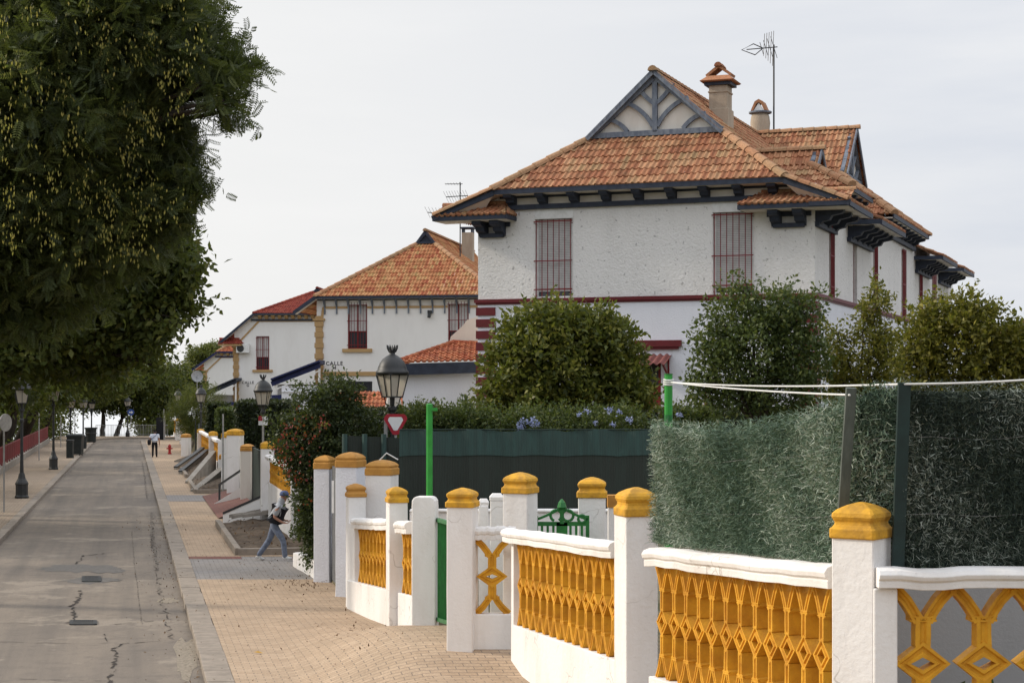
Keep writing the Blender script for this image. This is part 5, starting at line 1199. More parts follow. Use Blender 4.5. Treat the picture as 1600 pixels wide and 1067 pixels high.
def furniture():
    L0 = make_lamp('black lantern lamp nearest on the left pavement, beside the red railing', (X_(34, 67.9), 67.9, .12), 4.95, R(20))
    for (px, Y, z, sc, lab) in ((83.5, 92.9, .12, 1.0, 'black lantern lamp second along the left pavement, before the dark bins'), (110, 121, -.1, .88, 'dim lantern lamp behind the dark bin on the left pavement'), (130, 140, -.2, .86, 'far left lantern lamp with bright glass standing near the round bins'),
        (143, 150, -.3, .84, 'small far lantern lamp rising directly from behind the round bins'), (199.5, 160, .0, .80, 'small lantern lamp at the end of the street beside the blue sign'),
        (613, 40, .45, 1.0, 'largest lantern lamp, rising behind the white pillars above the yield sign'), (411, 68, .05, 1.0, 'lantern lamp in front of the deep blue porch'), (314, 115, .0, .97, 'lantern lamp with glowing pale glass left of the dark porch'), (278, 163, .0, .93, 'tiny farthest lantern lamp on the right side among the trees')):
        c = dup(L0, (X_(px, Y), Y, z), lab, R(random.uniform(0, 90)) if px != 613 else R(43)); c.scale = (1, 1, sc) if px < 200 else (1, 1, sc)
        if px == 199.5: c.scale = (.9, .9, .8)
    # yield sign
    t = thing('road_sign', 'triangular red and white yield sign below the largest lamp', 'road sign', (X_(618, 39.1), 39.1, .3)); Y = 39.1; c = at(618, 660, Y); mb = MB()
    def tri(r_, y, th): 
        pts = []
        for k in range(3):
            a = R(-90+120*k)
            for da in (-14, 0, 14): pts.append((c.x+r_*.97*math.cos(a+R(da))*(1 if da else 1.02), y, c.z+r_*.97*math.sin(a+R(da))*(1 if da else 1.02)))
        return pts
    mb.prism(tri(.285, Y, .02), (0, .02, 0)); mb.build('border', 'sign_red', t); mb = MB(); mb.prism(tri(.185, Y-.004, .0), (0, .003, 0)); mb.build('face', 'sign_white', t); mb = MB(); mb.tube([(c.x, Y+.05, .2), (c.x, Y+.05, c.z+.1)], .03, 8); mb.build('pole', 'galvanised', t)
    mb = MB(); mb.box(c.x-.27, c.x-.2, Y+.1, Y+.3, c.z-.4, c.z+.05); mb.build('side_plate', 'galvanised', t)
    t = thing('road_sign', 'small red and white sign far off, left of the flowering bush', 'road sign', (X_(411, 60), 60, .2)); c = at(411, 656, 60); mb = MB(); mb.tube([(c.x, 60.03, .1), (c.x, 60.03, c.z)], .025, 6); mb.build('pole', 'galvanised', t)
    mb = MB(); mb.box(c.x-.16, c.x+.16, 60, 60.02, c.z-.18, c.z+.14); mb.build('plate', 'sign_white', t); mb = MB(); mb.box(c.x-.16, c.x-.02, 59.985, 59.997, c.z-.02, c.z+.14); mb.build('red_field', 'sign_red', t)
    # blue round sign at the end
    t = thing('road_sign', 'round blue sign with a white arrow at the end of the street', 'road sign', (X_(203, 158.5), 158.5, .1)); c = at(204.5, 644, 158.5); mb = MB(); mb.T = Matrix.Translation(c) @ Matrix.Rotation(R(90), 4, 'X'); mb.lathe([(.30, -.01), (.30, .015)], (0, 0, 0), 20); mb.build('disc', 'sign_blue', t)
    mb = MB(); mb.box(c.x-.16, c.x+.06, c.y-.03, c.y-.018, c.z-.05, c.z+.05); mb.prism([(c.x+.04, c.y-.03, c.z-.14), (c.x+.2, c.y-.03, c.z), (c.x+.04, c.y-.03, c.z+.14)], (0, .01, 0)); mb.build('arrow', 'sign_white', t); mb = MB(); mb.tube([(c.x, c.y+.04, .1), (c.x, c.y+.04, c.z)], .03, 6); mb.build('pole', 'galvanised', t)
    # left round sign seen edge on, plus bare poles
    Y = 60; t = thing('road_sign', 'grey back of a round sign at the left edge of the picture', 'road sign', (X_(8, Y), Y, .1)); c = at(8.5, 660, Y); mb = MB(); mb.T = Matrix.Translation(c) @ Matrix.Rotation(R(65), 4, 'Z') @ Matrix.Rotation(R(90), 4, 'X'); mb.lathe([(.31, -.01), (.31, .015)], (0, 0, 0), 20); mb.build('disc', 'galvanised', t); mb = MB(); mb.tube([(c.x-.06, Y+.03, .1), (c.x-.06, Y+.03, c.z+.2)], .03, 6); mb.build('pole', 'galvanised', t)
    for (px, py, pb, Y, lab) in ((61, 641, 714, 105, 'thin bare grey post by the red railing, left of the second lamp'), (95, 652, 695, 130, 'short thin grey post by the far part of the red railing'), (117, 645, 690, 138, 'slim pale post just behind the dark bin'), (348.5, 648, 780, 71, 'tall thin grey post on the right beside the sloping beds'), (305.5, 655, 712, 106, 'slim dark pole beside the far yellow lattice wall'), (256, 640, 690, 150, 'pale slim pole right of the walking man')):
        mb = MB(); mb.tube([(X_(px, Y), Y, min(.1, Z_(pb, Y))), (X_(px, Y), Y, Z_(py, Y))], .035, 7); mb.tube([(X_(px, Y), Y, Z_(py, Y)), (X_(px, Y), Y, Z_(py, Y)+.04)], .04, 7); tag(mb.build('signpost', 'galvanised' if px != 305.5 else 'iron'), lab, 'post')
    # bins
    def bin_(px, py, w, h, Y, lab, cyl=False):
        x = X_(px, Y); t = thing('waste_bin', lab, 'bin', (x, Y, .12)); mb = MB()
        if not cyl:
            mb.loft_sq([(w*.44, .2), (w*.5, h*.92)], (x, Y, 0), (1, 0, 0), (0, .9, 0), .1); mb.build('body', 'dark_bin', t, bevel=.02); mb = MB(); mb.loft_sq([(w*.54, h*.92), (w*.54, h), (w*.4, h*1.06)], (x, Y, 0), (1, 0, 0), (0, .9, 0), .1); mb.build('lid', 'dark_bin', t)
            for sx in (-1, 1):
                for sy in (-1, 1): mb = MB(); mb.T = Matrix.Translation((x+sx*w*.36, Y+sy*w*.3, .21)) @ Matrix.Rotation(R(90), 4, 'Y'); mb.lathe([(.09, -.03), (.09, .03)], (0, 0, 0), 10); mb.build('wheel', 'iron', t)
        else:
            mb.lathe([(w*.40, .12), (w*.44, .2), (w*.5, h*.9), (w*.56, h*.92), (w*.56, h), (w*.48, h)], (x, Y, 0), 14); mb.build('body', 'dark_bin', t); mb = MB(); mb.lathe([(w*.5, h*.6), (w*.53, h*.62), (w*.53, h*.66), (w*.5, h*.68)], (x, Y, 0), 14); mb.build('band', 'iron', t)
    Y = 111; bin_(118, 0, .98, 1.45, 113.5, 'dark wheeled waste container on the left pavement')
    Y = 109; x = X_(109.5, Y); t = thing('waste_bin', 'dark narrow upright bin in front of the wheeled container', 'bin', (x, Y, .12)); mb = MB(); mb.box(x-.2, x+.2, Y-.2, Y+.2, .12, 1.15); mb.build('body', 'dark_bin', t, bevel=.03); mb = MB(); mb.box(x-.22, x+.22, Y-.22, Y+.22, 1.15, 1.28); mb.build('lid', 'iron', t, bevel=.03)
    bin_(131, 0, .45, 1.05, 127, 'small dark bin half hidden behind the wheeled container', True); bin_(142, 0, .95, 1.35, 143, 'round dark bin at the far corner of the left pavement', True)
    # railing on the left
    t = thing('railing', 'dark red metal railing on a low concrete kerb wall along the left pavement', 'railing', sp(-7.5, 90, .1)); mb = MB(); mr = MB(); ms = MB(); mp = MB(); Y0, Y1 = 62, 142
    n = 40
    for k in range(n):
        ya, yb = lerp(Y0, Y1, k/n), lerp(Y0, Y1, (k+1)/n); a, b = Vector(sp(-7.5, ya)), Vector(sp(-7.5, yb)); mb.beam(a+Vector((0, 0, .2)), b+Vector((0, 0, .2)), .3, .5); u = Vector((0, 0, 1))
        mr.beam(a+u*1.42, b+u*1.42, .06, .05); mr.beam(a+u*.58, b+u*.58, .04, .04)
        for j in range(12): p = a.lerp(b, j/12); ms.beam(p+u*.58, p+u*1.40, .035, .035)
        mp = MB(); mp.beam(a+u*.4, a+u*1.46, .07, .07); mp.build('post', 'railing_red', t)
    mb.build('kerb_wall', 'concrete', t); mr.build('rails', 'railing_red', t); ms.build('bars', 'railing_red', t)
    t = thing('railing', 'thin grey railing across the end of the street before the bright water', 'railing', (X_(190, 164), 164, .1)); Y = 163.5; mb = MB(); mb.tube([(X_(150, Y), Y, 1.15), (X_(262, Y), Y, 1.15)], .02, 5); mb.tube([(X_(150, Y), Y, .25), (X_(262, Y), Y, .25)], .02, 5); mb.build('rails', 'grey_metal', t)
    mb = MB()
    for k in range(46): x = lerp(X_(150, Y), X_(262, Y), k/45); mb.tube([(x, Y, .1), (x, Y, 1.15)], .014 if k % 5 else .03, 5)
    mb.build('bars', 'grey_metal', t)
    # hydrant
    c = (X_(265, 116), 116); t = thing('hydrant', 'small red fire hydrant on the right pavement beyond the walking man', 'hydrant', (*c, .12)); mb = MB(); mb.lathe([(.13, .12), (.13, .2), (.09, .22), (.09, .6), (.12, .62), (.12, .66), (.07, .74), (.02, .78)], (*c, 0), 12); mb.build('body', 'hydrant_red', t); mb = MB(); mb.tube([(c[0]-.2, c[1], .5), (c[0]+.2, c[1], .5)], .05, 8); mb.build('outlet', 'hydrant_red', t)
    # black panel at the end
    Y = 151; mb = MB(); t = thing('gate', 'tall black metal gate leaf at the far end of the right pavement', 'gate', (X_(250, Y), Y, .1)); mb.box(X_(244, Y), X_(256, Y), Y, Y+.06, .1, Z_(652, Y)); mb.build('leaf', 'black_cloth', t); mb = MB(); mb.beam((X_(257, Y), Y, 0), (X_(257, Y), Y, Z_(648, Y)), .12, .12); mb.build('post', 'galvanised', t)
furniture()
# ---------------------------------------------------------------- far garden walls and slopes on the right
def far_walls():
    def W(lab, Ya, Yb, zb, lz0, lz1, pil, n, mat='yellow_paint', s=3.15, cap='yellow_cap'):
        a, b = Vector(sp(s, Yb)), Vector(sp(s, Ya)); t = thing('garden_wall', lab, 'garden wall', (a+b)/2); d = b-a; nv = Vector((d.y, -d.x, 0)).normalized()
        A, B = Vector((a.x, a.y, lz0)), Vector((b.x, b.y, lz0)); basewall(t, A, B, nv, zb-.3)
        lattice(t, A-nv*.02, B-nv*.02, lz1-lz0, lz1-lz0, n, nv, mat); coping(t, A+Vector((0, 0, lz1-lz0)), B+Vector((0, 0, lz1-lz0)), nv, .16)
        for (Y, zt, h) in pil: p = sp(s, Y); pillar(t, p, h, zb-.3, zt, (d.x, d.y), cap, .24, CAPF)
        p = Vector(sp(s, Ya)); mb = MB(); c = p+nv*-.08; mb.obox((c.x, c.y, (zb+lz1)/2), nv*.1, d.normalized()*.1, (0, 0, (lz1-zb)/2+.1)); mb.build('end_jamb', 'white_fence', t)
    W('white wall with an orange lattice just beyond the lane, behind the flowering bush', 46, 53.4, .3, 1.5, 2.2, [(54, 2.76, .2)], 16, 'yellow_paint')
    W('distant white wall with dark yellow lattice and a single capped pillar below the hedge', 83, 103, .4, .92, 1.85, [(88, 2.3, .22), (103, 2.1, .2)], 34)
    W('far white wall with orange lattice bays near the end of the right pavement', 122, 138, .3, .95, 1.65, [(122, 1.7, .2), (131, 2.1, .22), (138, 1.9, .2)], 22)
    W('farthest yellow lattice wall by the black gate leaf', 149, 163, .2, .5, 1.7, [(149, 2.0, .2)], 18)
    def P(lab, Y, h, zt, cap, shaft='white_fence', s=3.15, gate=None):
        p = Vector(sp(s, Y)); t = thing('gate_pillar', lab, 'pillar', (p.x, p.y, .1)); pillar(t, p, h, -.1, zt, (math.cos(R(12)), -math.sin(R(12))), cap, .26, CAPF, shaft)
    P('short grey white pillar with a terracotta cap beside the black handrail', 62.5, .2, 2.42, 'ochre_cap', 'cream', 3.12); P('tallest white pillar with yellow cap behind the black handrail', 67.5, .26, 2.86, 'yellow_cap', s=3.0); P('tall white pillar with yellow cap, left of the tallest one', 71.5, .22, 2.66, 'yellow_cap', s=2.95)
    P('low ochre capped pillar beside the tall thin grey post', 78.5, .17, 1.5, 'ochre_cap'); P('tan capped pillar rising behind the tallest white pillar', 84.6, .22, 2.7, 'ochre_cap', 'cream', 4.6); P('slim tan capped pillar behind the white gate pillars', 89, .2, 2.45, 'ochre_cap', 'cream', 4.2)
    P('low white pillar with a flat ochre cap by the pavement ramp', 112, .25, 1.6, 'ochre_cap', s=2.6)
    for (Ya, Yb, zt, lab) in ((56, 60.5, 2.35, 'dark green metal garden gate beside the orange lattice'), (73.5, 77.5, 2.1, 'dark narrow garden gate beside the tall thin grey post'), (104.5, 107, 2.3, 'dark upright gate leaf next to the far yellow lattice')):
        a, b = Vector(sp(3.2, Ya)), Vector(sp(3.2, Yb)); t = thing('gate', lab, 'gate', (a+b)/2); mb = MB(); mb.beam((a.x, a.y, zt/2+.1), (b.x, b.y, zt/2+.1), .05, zt-.2); mb.build('leaf', 'dark_green_post', t); mb = MB()
        for p in (a, b): mb.beam((p.x, p.y, 0), (p.x, p.y, zt+.05), .1, .1)
        mb.build('frame', 'iron', t)
    def wedge(lab, Y, s0, s1, z0, z1, th, mat, capm=None, dY=0):
        a, b = Vector(sp(s0, Y)), Vector(sp(s1, Y+dY)); t = thing('ramp_wall', lab, 'wall', (a.x, a.y, .1)); d = (b-a); n = Vector((-d.y, d.x, 0)).normalized(); mb = MB()
        mb.prism([(a.x, a.y, 0), (b.x, b.y, 0), (b.x, b.y, z1), (a.x, a.y, z0)], n*th); mb.build('wall', mat, t)
        if capm: mb = MB(); mb.beam(Vector((a.x, a.y, z0+.035))+n*th/2, Vector((b.x, b.y, z1+.035))+n*th/2, th+.04, .07); mb.build('coping', capm, t)
    wedge('white sloping stair wall with a dark coping beyond the near dirt bed', 55, 1.85, 3.75, .40, 1.26, .2, 'white_plain', 'iron')
    wedge('white base wall sloping up under the tall pillars behind the handrail', 63.5, 2.0, 3.2, .2, .95, 2.2, 'white_plain'); 
    wedge('grey sloping slab wall above the second dirt bed', 79, 1.7, 3.1, .22, 1.45, .25, 'concrete', None, 5); wedge('pale sloping slab nearest the thin grey post', 72.5, 1.75, 3.1, .2, .95, .3, 'concrete', None, 4)
    wedge('thin sloping ramp wall with dark coping, nearer of the two', 88, 1.6, 3.15, .22, 1.15, .18, 'concrete', 'iron', 5); wedge('thin sloping ramp wall with dark coping, farther of the two', 93, 1.5, 3.15, .22, 1.1, .18, 'concrete', 'iron', 5)
    wedge('broad pale ramp slab behind the red hydrant', 103, 1.6, 3.1, .2, .75, 7, 'concrete')
    def bed(lab, Ya, Yb, s0, s1, z0, z1):
        t = thing('planting_bed', lab, 'planting bed', sp((s0+s1)/2, (Ya+Yb)/2, .1)); mb = MB(); n = 14; rows = []
        for j in range(n+1):
            Y = lerp(Ya+.15, Yb-.1, j/n); rows.append([mb.vert(sp(lerp(s0+.15, s1, i/8), Y, (.06 if j == 0 else lerp(z0, z1, (i/8)**.9))+(random.uniform(-.05, .06) if 0 < i < 8 and j else 0))) for i in range(9)])
        for a, b in zip(rows, rows[1:]):
            for i in range(8): mb.face((a[i], a[i+1], b[i+1], b[i]))
        mb.build('soil', 'dirt', t, smooth=True, fixn=False); mb = MB(); p = [Vector(sp(s0, Yb)), Vector(sp(s0, Ya)), Vector(sp(s1, Ya+.3))]
        mb.beam(p[0]+Vector((0, 0, .13)), p[1]+Vector((0, 0, .13)), .16, .34); mb.beam(p[1]+Vector((0, 0, .125)), p[2]+Vector((0, 0, .125)), .16, .33); mb.build('edging', 'kerb_stone', t, bevel=.015)
        P = [sp(random.uniform(s0+.2, s1), random.uniform(Ya+.2, Yb), z0+.08+random.random()*.1) for _ in range(160)]; leaves('litter', 'dead_leaf', t, np.array(P), .09, up=(0, 0, 3))['kind'] = 'stuff'
    bed('bare earth bed with a pale kerb edging behind the walking person in jeans', 44.3, 54.2, 1.65, 3.6, .20, .42); bed('second bare earth bed below the sloping slabs', 71, 79, 1.65, 3.1, .25, .6)
    bed('third bare earth bed between the thin ramp walls', 84, 92, 1.7, 3.1, .2, .8)
    mb = MB(); mb.uv = []
    for (s, Y, z) in ((1.8, 57, .14), (3.1, 57, .5), (3.1, 69, .45), (1.8, 69, .14)): mb.vert(sp(s, Y, z)); mb.uv.append((s, Y))
    mb.face((0, 1, 2, 3)); struct(mb.build('red_ramp_paving', 'paving_red', loc=(0, 0, 0), fixn=False))
    t = thing('handrail', 'black metal handrail rising beside the red paved ramp', 'handrail', (X_(343, 64.5), 64.5, .1)); a = at(343, 757, 64.5); b = at(379, 733, 63.8); mb = MB(); mb.beam((a.x, a.y, .1), a, .07, .07); mb.beam((b.x, b.y, .3), b, .07, .07); mb.build('posts', 'iron', t); mb = MB(); mb.beam(a, b, .07, .07); mb.build('rail', 'iron', t)
    # stacked stones near the stair wall
    t = MB()
    for k in range(14):
        s = random.uniform(2.2, 3.4); Y = random.uniform(53.2, 54.6); p = sp(s, Y, .42+(s-2.2)*.16); t.obox(p, (random.uniform(.2, .4), .05, .05), (0, .12, 0), (0, 0, .05))
    tag(t.build('paving_slabs', 'concrete'), 'loose pale slabs piled below the white stair wall', 'slabs', kind='stuff')
far_walls()
# ---------------------------------------------------------------- people
def skin(name, verts, edges, rad, mat, parent, root=0, sub=2):
    me = bpy.data.meshes.new(name); me.from_pydata([tuple(v) for v in verts], edges, []); me.materials.append(M[mat])
    o = bpy.data.objects.new(name, me); COL.objects.link(o); o.parent = parent
    o.modifiers.new('Skin', 'SKIN'); sv = me.skin_vertices[0].data
    for k, r in enumerate(rad):
        sv[k].radius = (r if hasattr(r, '__len__') else (r, r)); sv[k].use_root = (k == root)
    s = o.modifiers.new('Subdivision', 'SUBSURF'); s.levels = sub; s.render_levels = sub; o.modifiers['Skin'].use_smooth_shade = True
    return o
def person(label, loc, facing, J, style, bag=None):
    """J: joints in the person's frame (x forward, y left, z up)"""
    t = thing('person', label, 'person', loc); t.rotation_euler = (0, 0, facing)
    V = []; E = []; Rr = []
    def add(p, r, prev=None):
        V.append(Vector(p)); Rr.append(r)
        if prev is not None: E.append((prev, len(V)-1))
        return len(V)-1
    pel = add(J['pelvis'], (.13, .10)); wa = add(J['waist'], (.125, .095), pel); ch = add(J['chest'], (.155, .11), wa); up = add(J['upper'], (.14, .10), ch); nk = add(J['neck'], .055, up); hd0 = add(J['chin'], (.062, .07), nk); hd = add(J['head'], (.078, .095), hd0); add(J['crown'], (.06, .075), hd)
    for s in ('l', 'r'):
        h = add(J['hip'+s], .095, pel); kn = add(J['knee'+s], .062, h); cf = add(Vector(J['knee'+s]).lerp(Vector(J['ankle'+s]), .3), .058, kn); an = add(J['ankle'+s], .04, cf); ft = add(J['ball'+s], (.042, .028), an); add(J['toe'+s], (.034, .02), ft)
        sh = add(J['sh'+s], .062, up); el = add(J['elbow'+s], .042, sh); wr = add(J['wrist'+s], .029, el); pm = add(J['palm'+s], (.038, .018), wr)
        d = (Vector(J['palm'+s])-Vector(J['wrist'+s])).normalized(); sd = d.cross(Vector((0, 0, 1)) if abs(d.z) < .8 else Vector((1, 0, 0))).normalized() if abs(d.z) < .8 else Vector((1, 0, 0)); cu = sd.cross(d).normalized()
        for k, (o_, L) in enumerate(((-.030, .062), (-.010, .075), (.010, .07), (.030, .055))):
            a = add(Vector(J['palm'+s])+d*.03+sd*o_, .011, pm); b = add(V[a]+d*L*.55+cu*.012, .009, a); add(V[b]+d*L*.35+cu*.026, .007, b)
        a = add(Vector(J['wrist'+s])+d*.03-sd*.038+cu*.01, .012, wr); add(V[a]+d*.045-sd*.012+cu*.012, .009, a)
    body = skin('body', V, E, Rr, 'skin', t, pel)
    face = Vector(J['head']); fd = Vector(J.get('face', (1, 0, 0))).normalized(); sd = fd.cross(Vector((0, 0, 1))).normalized()
    mb = MB(); mb.T = None
    L0 = Vector(t.location)
    def put(m, name, mat, par): 
        # builds in the person's local frame
        me_ = m.build(name, mat, loc=(0, 0, 0), smooth=True); me_.parent = par; return me_
    m = MB(); m.tube([face+fd*.085-Vector((0, 0, .0)), face+fd*.115-Vector((0, 0, .035)), face+fd*.09-Vector((0, 0, .045))], [.012, .017, .012], 6); put(m, 'nose', 'skin', body)
    for sg in (-1, 1):
        m = MB(); m.lathe([(.004, -.008), (.012, 0), (.004, .008)], face+fd*.088+sd*sg*.033+Vector((0, 0, .015)), 8); put(m, 'eye', 'hair', body)
        m = MB(); m.tube([face+sd*sg*.082+Vector((0, 0, .025)), face+sd*sg*.098, face+sd*sg*.082-Vector((0, 0, .03))], [.012, .016, .01], 6); put(m, 'ear', 'skin', body)
    m = MB(); m.tube([face+fd*.082+sd*.024-Vector((0, 0, .075)), face+fd*.092-Vector((0, 0, .077)), face+fd*.082-sd*.024-Vector((0, 0, .075))], .006, 5); put(m, 'mouth', 'sign_red', body)
    # clothes: slightly larger grown surfaces over the same joints
    def garment(name, mat, chain, rads, root=0, sub=2): 
        V2 = []; E2 = []; R2 = []; ix = {}
        for a, b in chain:
            for q in (a, b):
                if q is not None and q not in ix: ix[q] = len(V2); V2.append(Vector(J[q])); R2.append(rads[q])
            if b is not None: E2.append((ix[a], ix[b]))
        return skin(name, V2, E2, R2, mat, t, root, sub)
    garment('trousers', style['trousers'], [('pelvis', 'waist'), ('pelvis', 'hipl'), ('pelvis', 'hipr'), ('hipl', 'kneel'), ('hipr', 'kneer'), ('kneel', 'cuffl'), ('kneer', 'cuffr')], {'pelvis': (.145, .118), 'waist': (.138, .108), 'hipl': .108, 'hipr': .108, 'kneel': .078, 'kneer': .078, 'cuffl': .066, 'cuffr': .066})
    sl = 'slv'
    garment('shirt', style['shirt'], [('chest', 'waist'), ('waist', 'hem'), ('chest', 'upper'), ('upper', 'collar'), ('upper', 'shl'), ('upper', 'shr'), ('shl', sl+'l'), ('shr', sl+'r')], {'chest': (.21, .165), 'waist': (.185, .15), 'hem': (.175, .145), 'upper': (.19, .15), 'collar': .08, 'shl': .095, 'shr': .095, sl+'l': .075, sl+'r': .075})
    for s in ('l', 'r'):
        a, b, c = Vector(J['ankle'+s]), Vector(J['ball'+s]), Vector(J['toe'+s]); hl = a-(b-a)*.35; hl.z = min(a.z, b.z+.04)
        skin('shoe', [a+Vector((0, 0, .0)), hl-Vector((0, 0, .03)), b, c], [(0, 1), (0, 2), (2, 3)], [.05, .042, (.05, .038), (.04, .028)], style['shoes'], t, 0, 2)
    hh = Vector(J['head'])
    if style.get('cap'):
        m = MB(); m.lathe([(.115, .035), (.118, .06), (.112, .10), (.085, .14), (.04, .16), (.005, .165)], hh, 16, 1.0); put(m, 'cap', style['cap'], t)
        m = MB(); m.prism([hh+fd*.09+sd*.08+Vector((0, 0, .045)), hh+fd*.18+sd*.045+Vector((0, 0, .03)), hh+fd*.18-sd*.045+Vector((0, 0, .03)), hh+fd*.09-sd*.08+Vector((0, 0, .045))], (0, 0, .012)); put(m, 'cap_peak', style['cap'], t)
        skin('hood', [hh-fd*.03+Vector((0, 0, -.01)), Vector(J['chin'])-fd*.04, Vector(J['neck'])-fd*.01, Vector(J['upper'])+Vector((0, 0, .03))], [(0, 1), (1, 2), (2, 3)], [(.105, .09), (.10, .10), (.10, .10), (.16, .10)], 'grey_hood', t, 0, 2)
    else:
        skin('hair', [hh-fd*.025+Vector((0, 0, .02)), hh-fd*.035+Vector((0, 0, -.04)), Vector(J['crown'])-fd*.01], [(0, 1), (0, 2)], [(.094, .10), (.078, .08), (.07, .08)], 'hair', t, 0, 2)
    return t
def people():
    # man in jeans striding to the right behind the bush
    k = 1.0
    J = dict(pelvis=(0, 0, .90), waist=(.04, 0, 1.02), chest=(.10, 0, 1.20), upper=(.15, 0, 1.34), neck=(.19, 0, 1.43), collar=(.18, 0, 1.42), chin=(.24, 0, 1.49), head=(.26, 0, 1.58), crown=(.25, 0, 1.67), hem=(0, 0, .88), face=(1, 0, -.25),
        hipl=(-.01, .10, .86), kneel=(-.14, .10, .50), anklel=(-.42, .09, .14), balll=(-.33, .10, .035), toel=(-.25, .10, .03), cuffl=(-.43, .09, .09),
        hipr=(.02, -.10, .86), kneer=(.25, -.10, .52), ankler=(.30, -.09, .10), ballr=(.42, -.10, .06), toer=(.49, -.10, .08), cuffr=(.305, -.09, .06),
        shl=(.14, .20, 1.34), elbowl=(.02, .27, 1.10), wristl=(.22, .22, .98), palml=(.30, .20, .97), slvl=(.05, .255, 1.16), shr=(.15, -.20, 1.34), elbowr=(.06, -.26, 1.10), wristr=(.26, -.22, .96), palmr=(.335, -.20, .95), slvr=(.02, -.27, 1.02))
    J['slvr'] = (.07, -.257, 1.12)
    x, y = X_(428, 43.0), 43.0
    p = person('walking person in blue cap, grey hooded top, black jacket at the waist and jeans', (x, y, .105), R(-4), J, dict(shirt='grey_hood', trousers='denim', shoes='white_plastic', cap='cap_blue'))
    skin('jacket', [(.13, 0, 1.27), (.08, 0, 1.16), (.04, 0, 1.02), (.0, 0, .88)], [(0, 1), (1, 2), (2, 3)], [(.19, .16), (.225, .19), (.215, .18), (.20, .17)], 'black_cloth', p, 1, 2)
    # man far away seen from behind
    J = dict(pelvis=(0, 0, .93), waist=(.0, 0, 1.06), chest=(.02, 0, 1.24), upper=(.04, 0, 1.40), neck=(.07, 0, 1.49), collar=(.06, 0, 1.47), chin=(.13, 0, 1.53), head=(.15, 0, 1.60), crown=(.15, 0, 1.68), hem=(0, 0, .90), face=(.9, 0, -.45),
        hipl=(0, .10, .88), kneel=(.05, .11, .50), anklel=(-.04, .12, .10), balll=(.08, .13, .03), toel=(.15, .13, .03), cuffl=(-.045, .12, .06),
        hipr=(0, -.10, .88), kneer=(.06, -.11, .50), ankler=(.10, -.12, .09), ballr=(.22, -.13, .03), toer=(.29, -.13, .03), cuffr=(.10, -.12, .06),
        shl=(.03, .21, 1.41), elbowl=(-.04, .29, 1.16), wristl=(.12, .28, .98), palml=(.17, .27, .93), slvl=(-.01, .27, 1.22), shr=(.03, -.21, 1.41), elbowr=(-.02, -.29, 1.12), wristr=(.02, -.31, .87), palmr=(.04, -.31, .80), slvr=(.0, -.265, 1.20))
    x, y = X_(241.5, 110.6), 110.6; fa = R(90+8)
    person('person in a white shirt and dark trousers walking away up the pavement, head bowed', (x, y, .115), fa, J, dict(shirt='white_shirt', trousers='black_cloth', shoes='black_cloth'))
    t = thing('shoulder_bag', 'black shoulder bag on the left hip of the walking man in the white shirt', 'bag', (x, y, .9)); T = Matrix.Translation((x, y, .115)) @ Matrix.Rotation(fa, 4, 'Z'); mb = MB(T)
    mb.loft_sq([(.14, .78), (.22, .84), (.24, 1.0), (.2, 1.1), (.16, 1.13)], (-.03, .33, 0), (1, 0, 0), (0, .45, 0), .3); mb.build('pouch', 'black_cloth', t, bevel=.02)
    mb = MB(T); P = [(-.03, .3, 1.1), (-.15, .15, 1.2), (-.14, .0, 1.34), (-.07, -.14, 1.46), (.03, -.16, 1.5), (.14, -.1, 1.42), (.19, .1, 1.25), (.08, .28, 1.1)]
    for a, b in zip(P, P[1:]): mb.beam(a, b, .05, .015)
    mb.build('strap', 'cap_blue', t)
people()
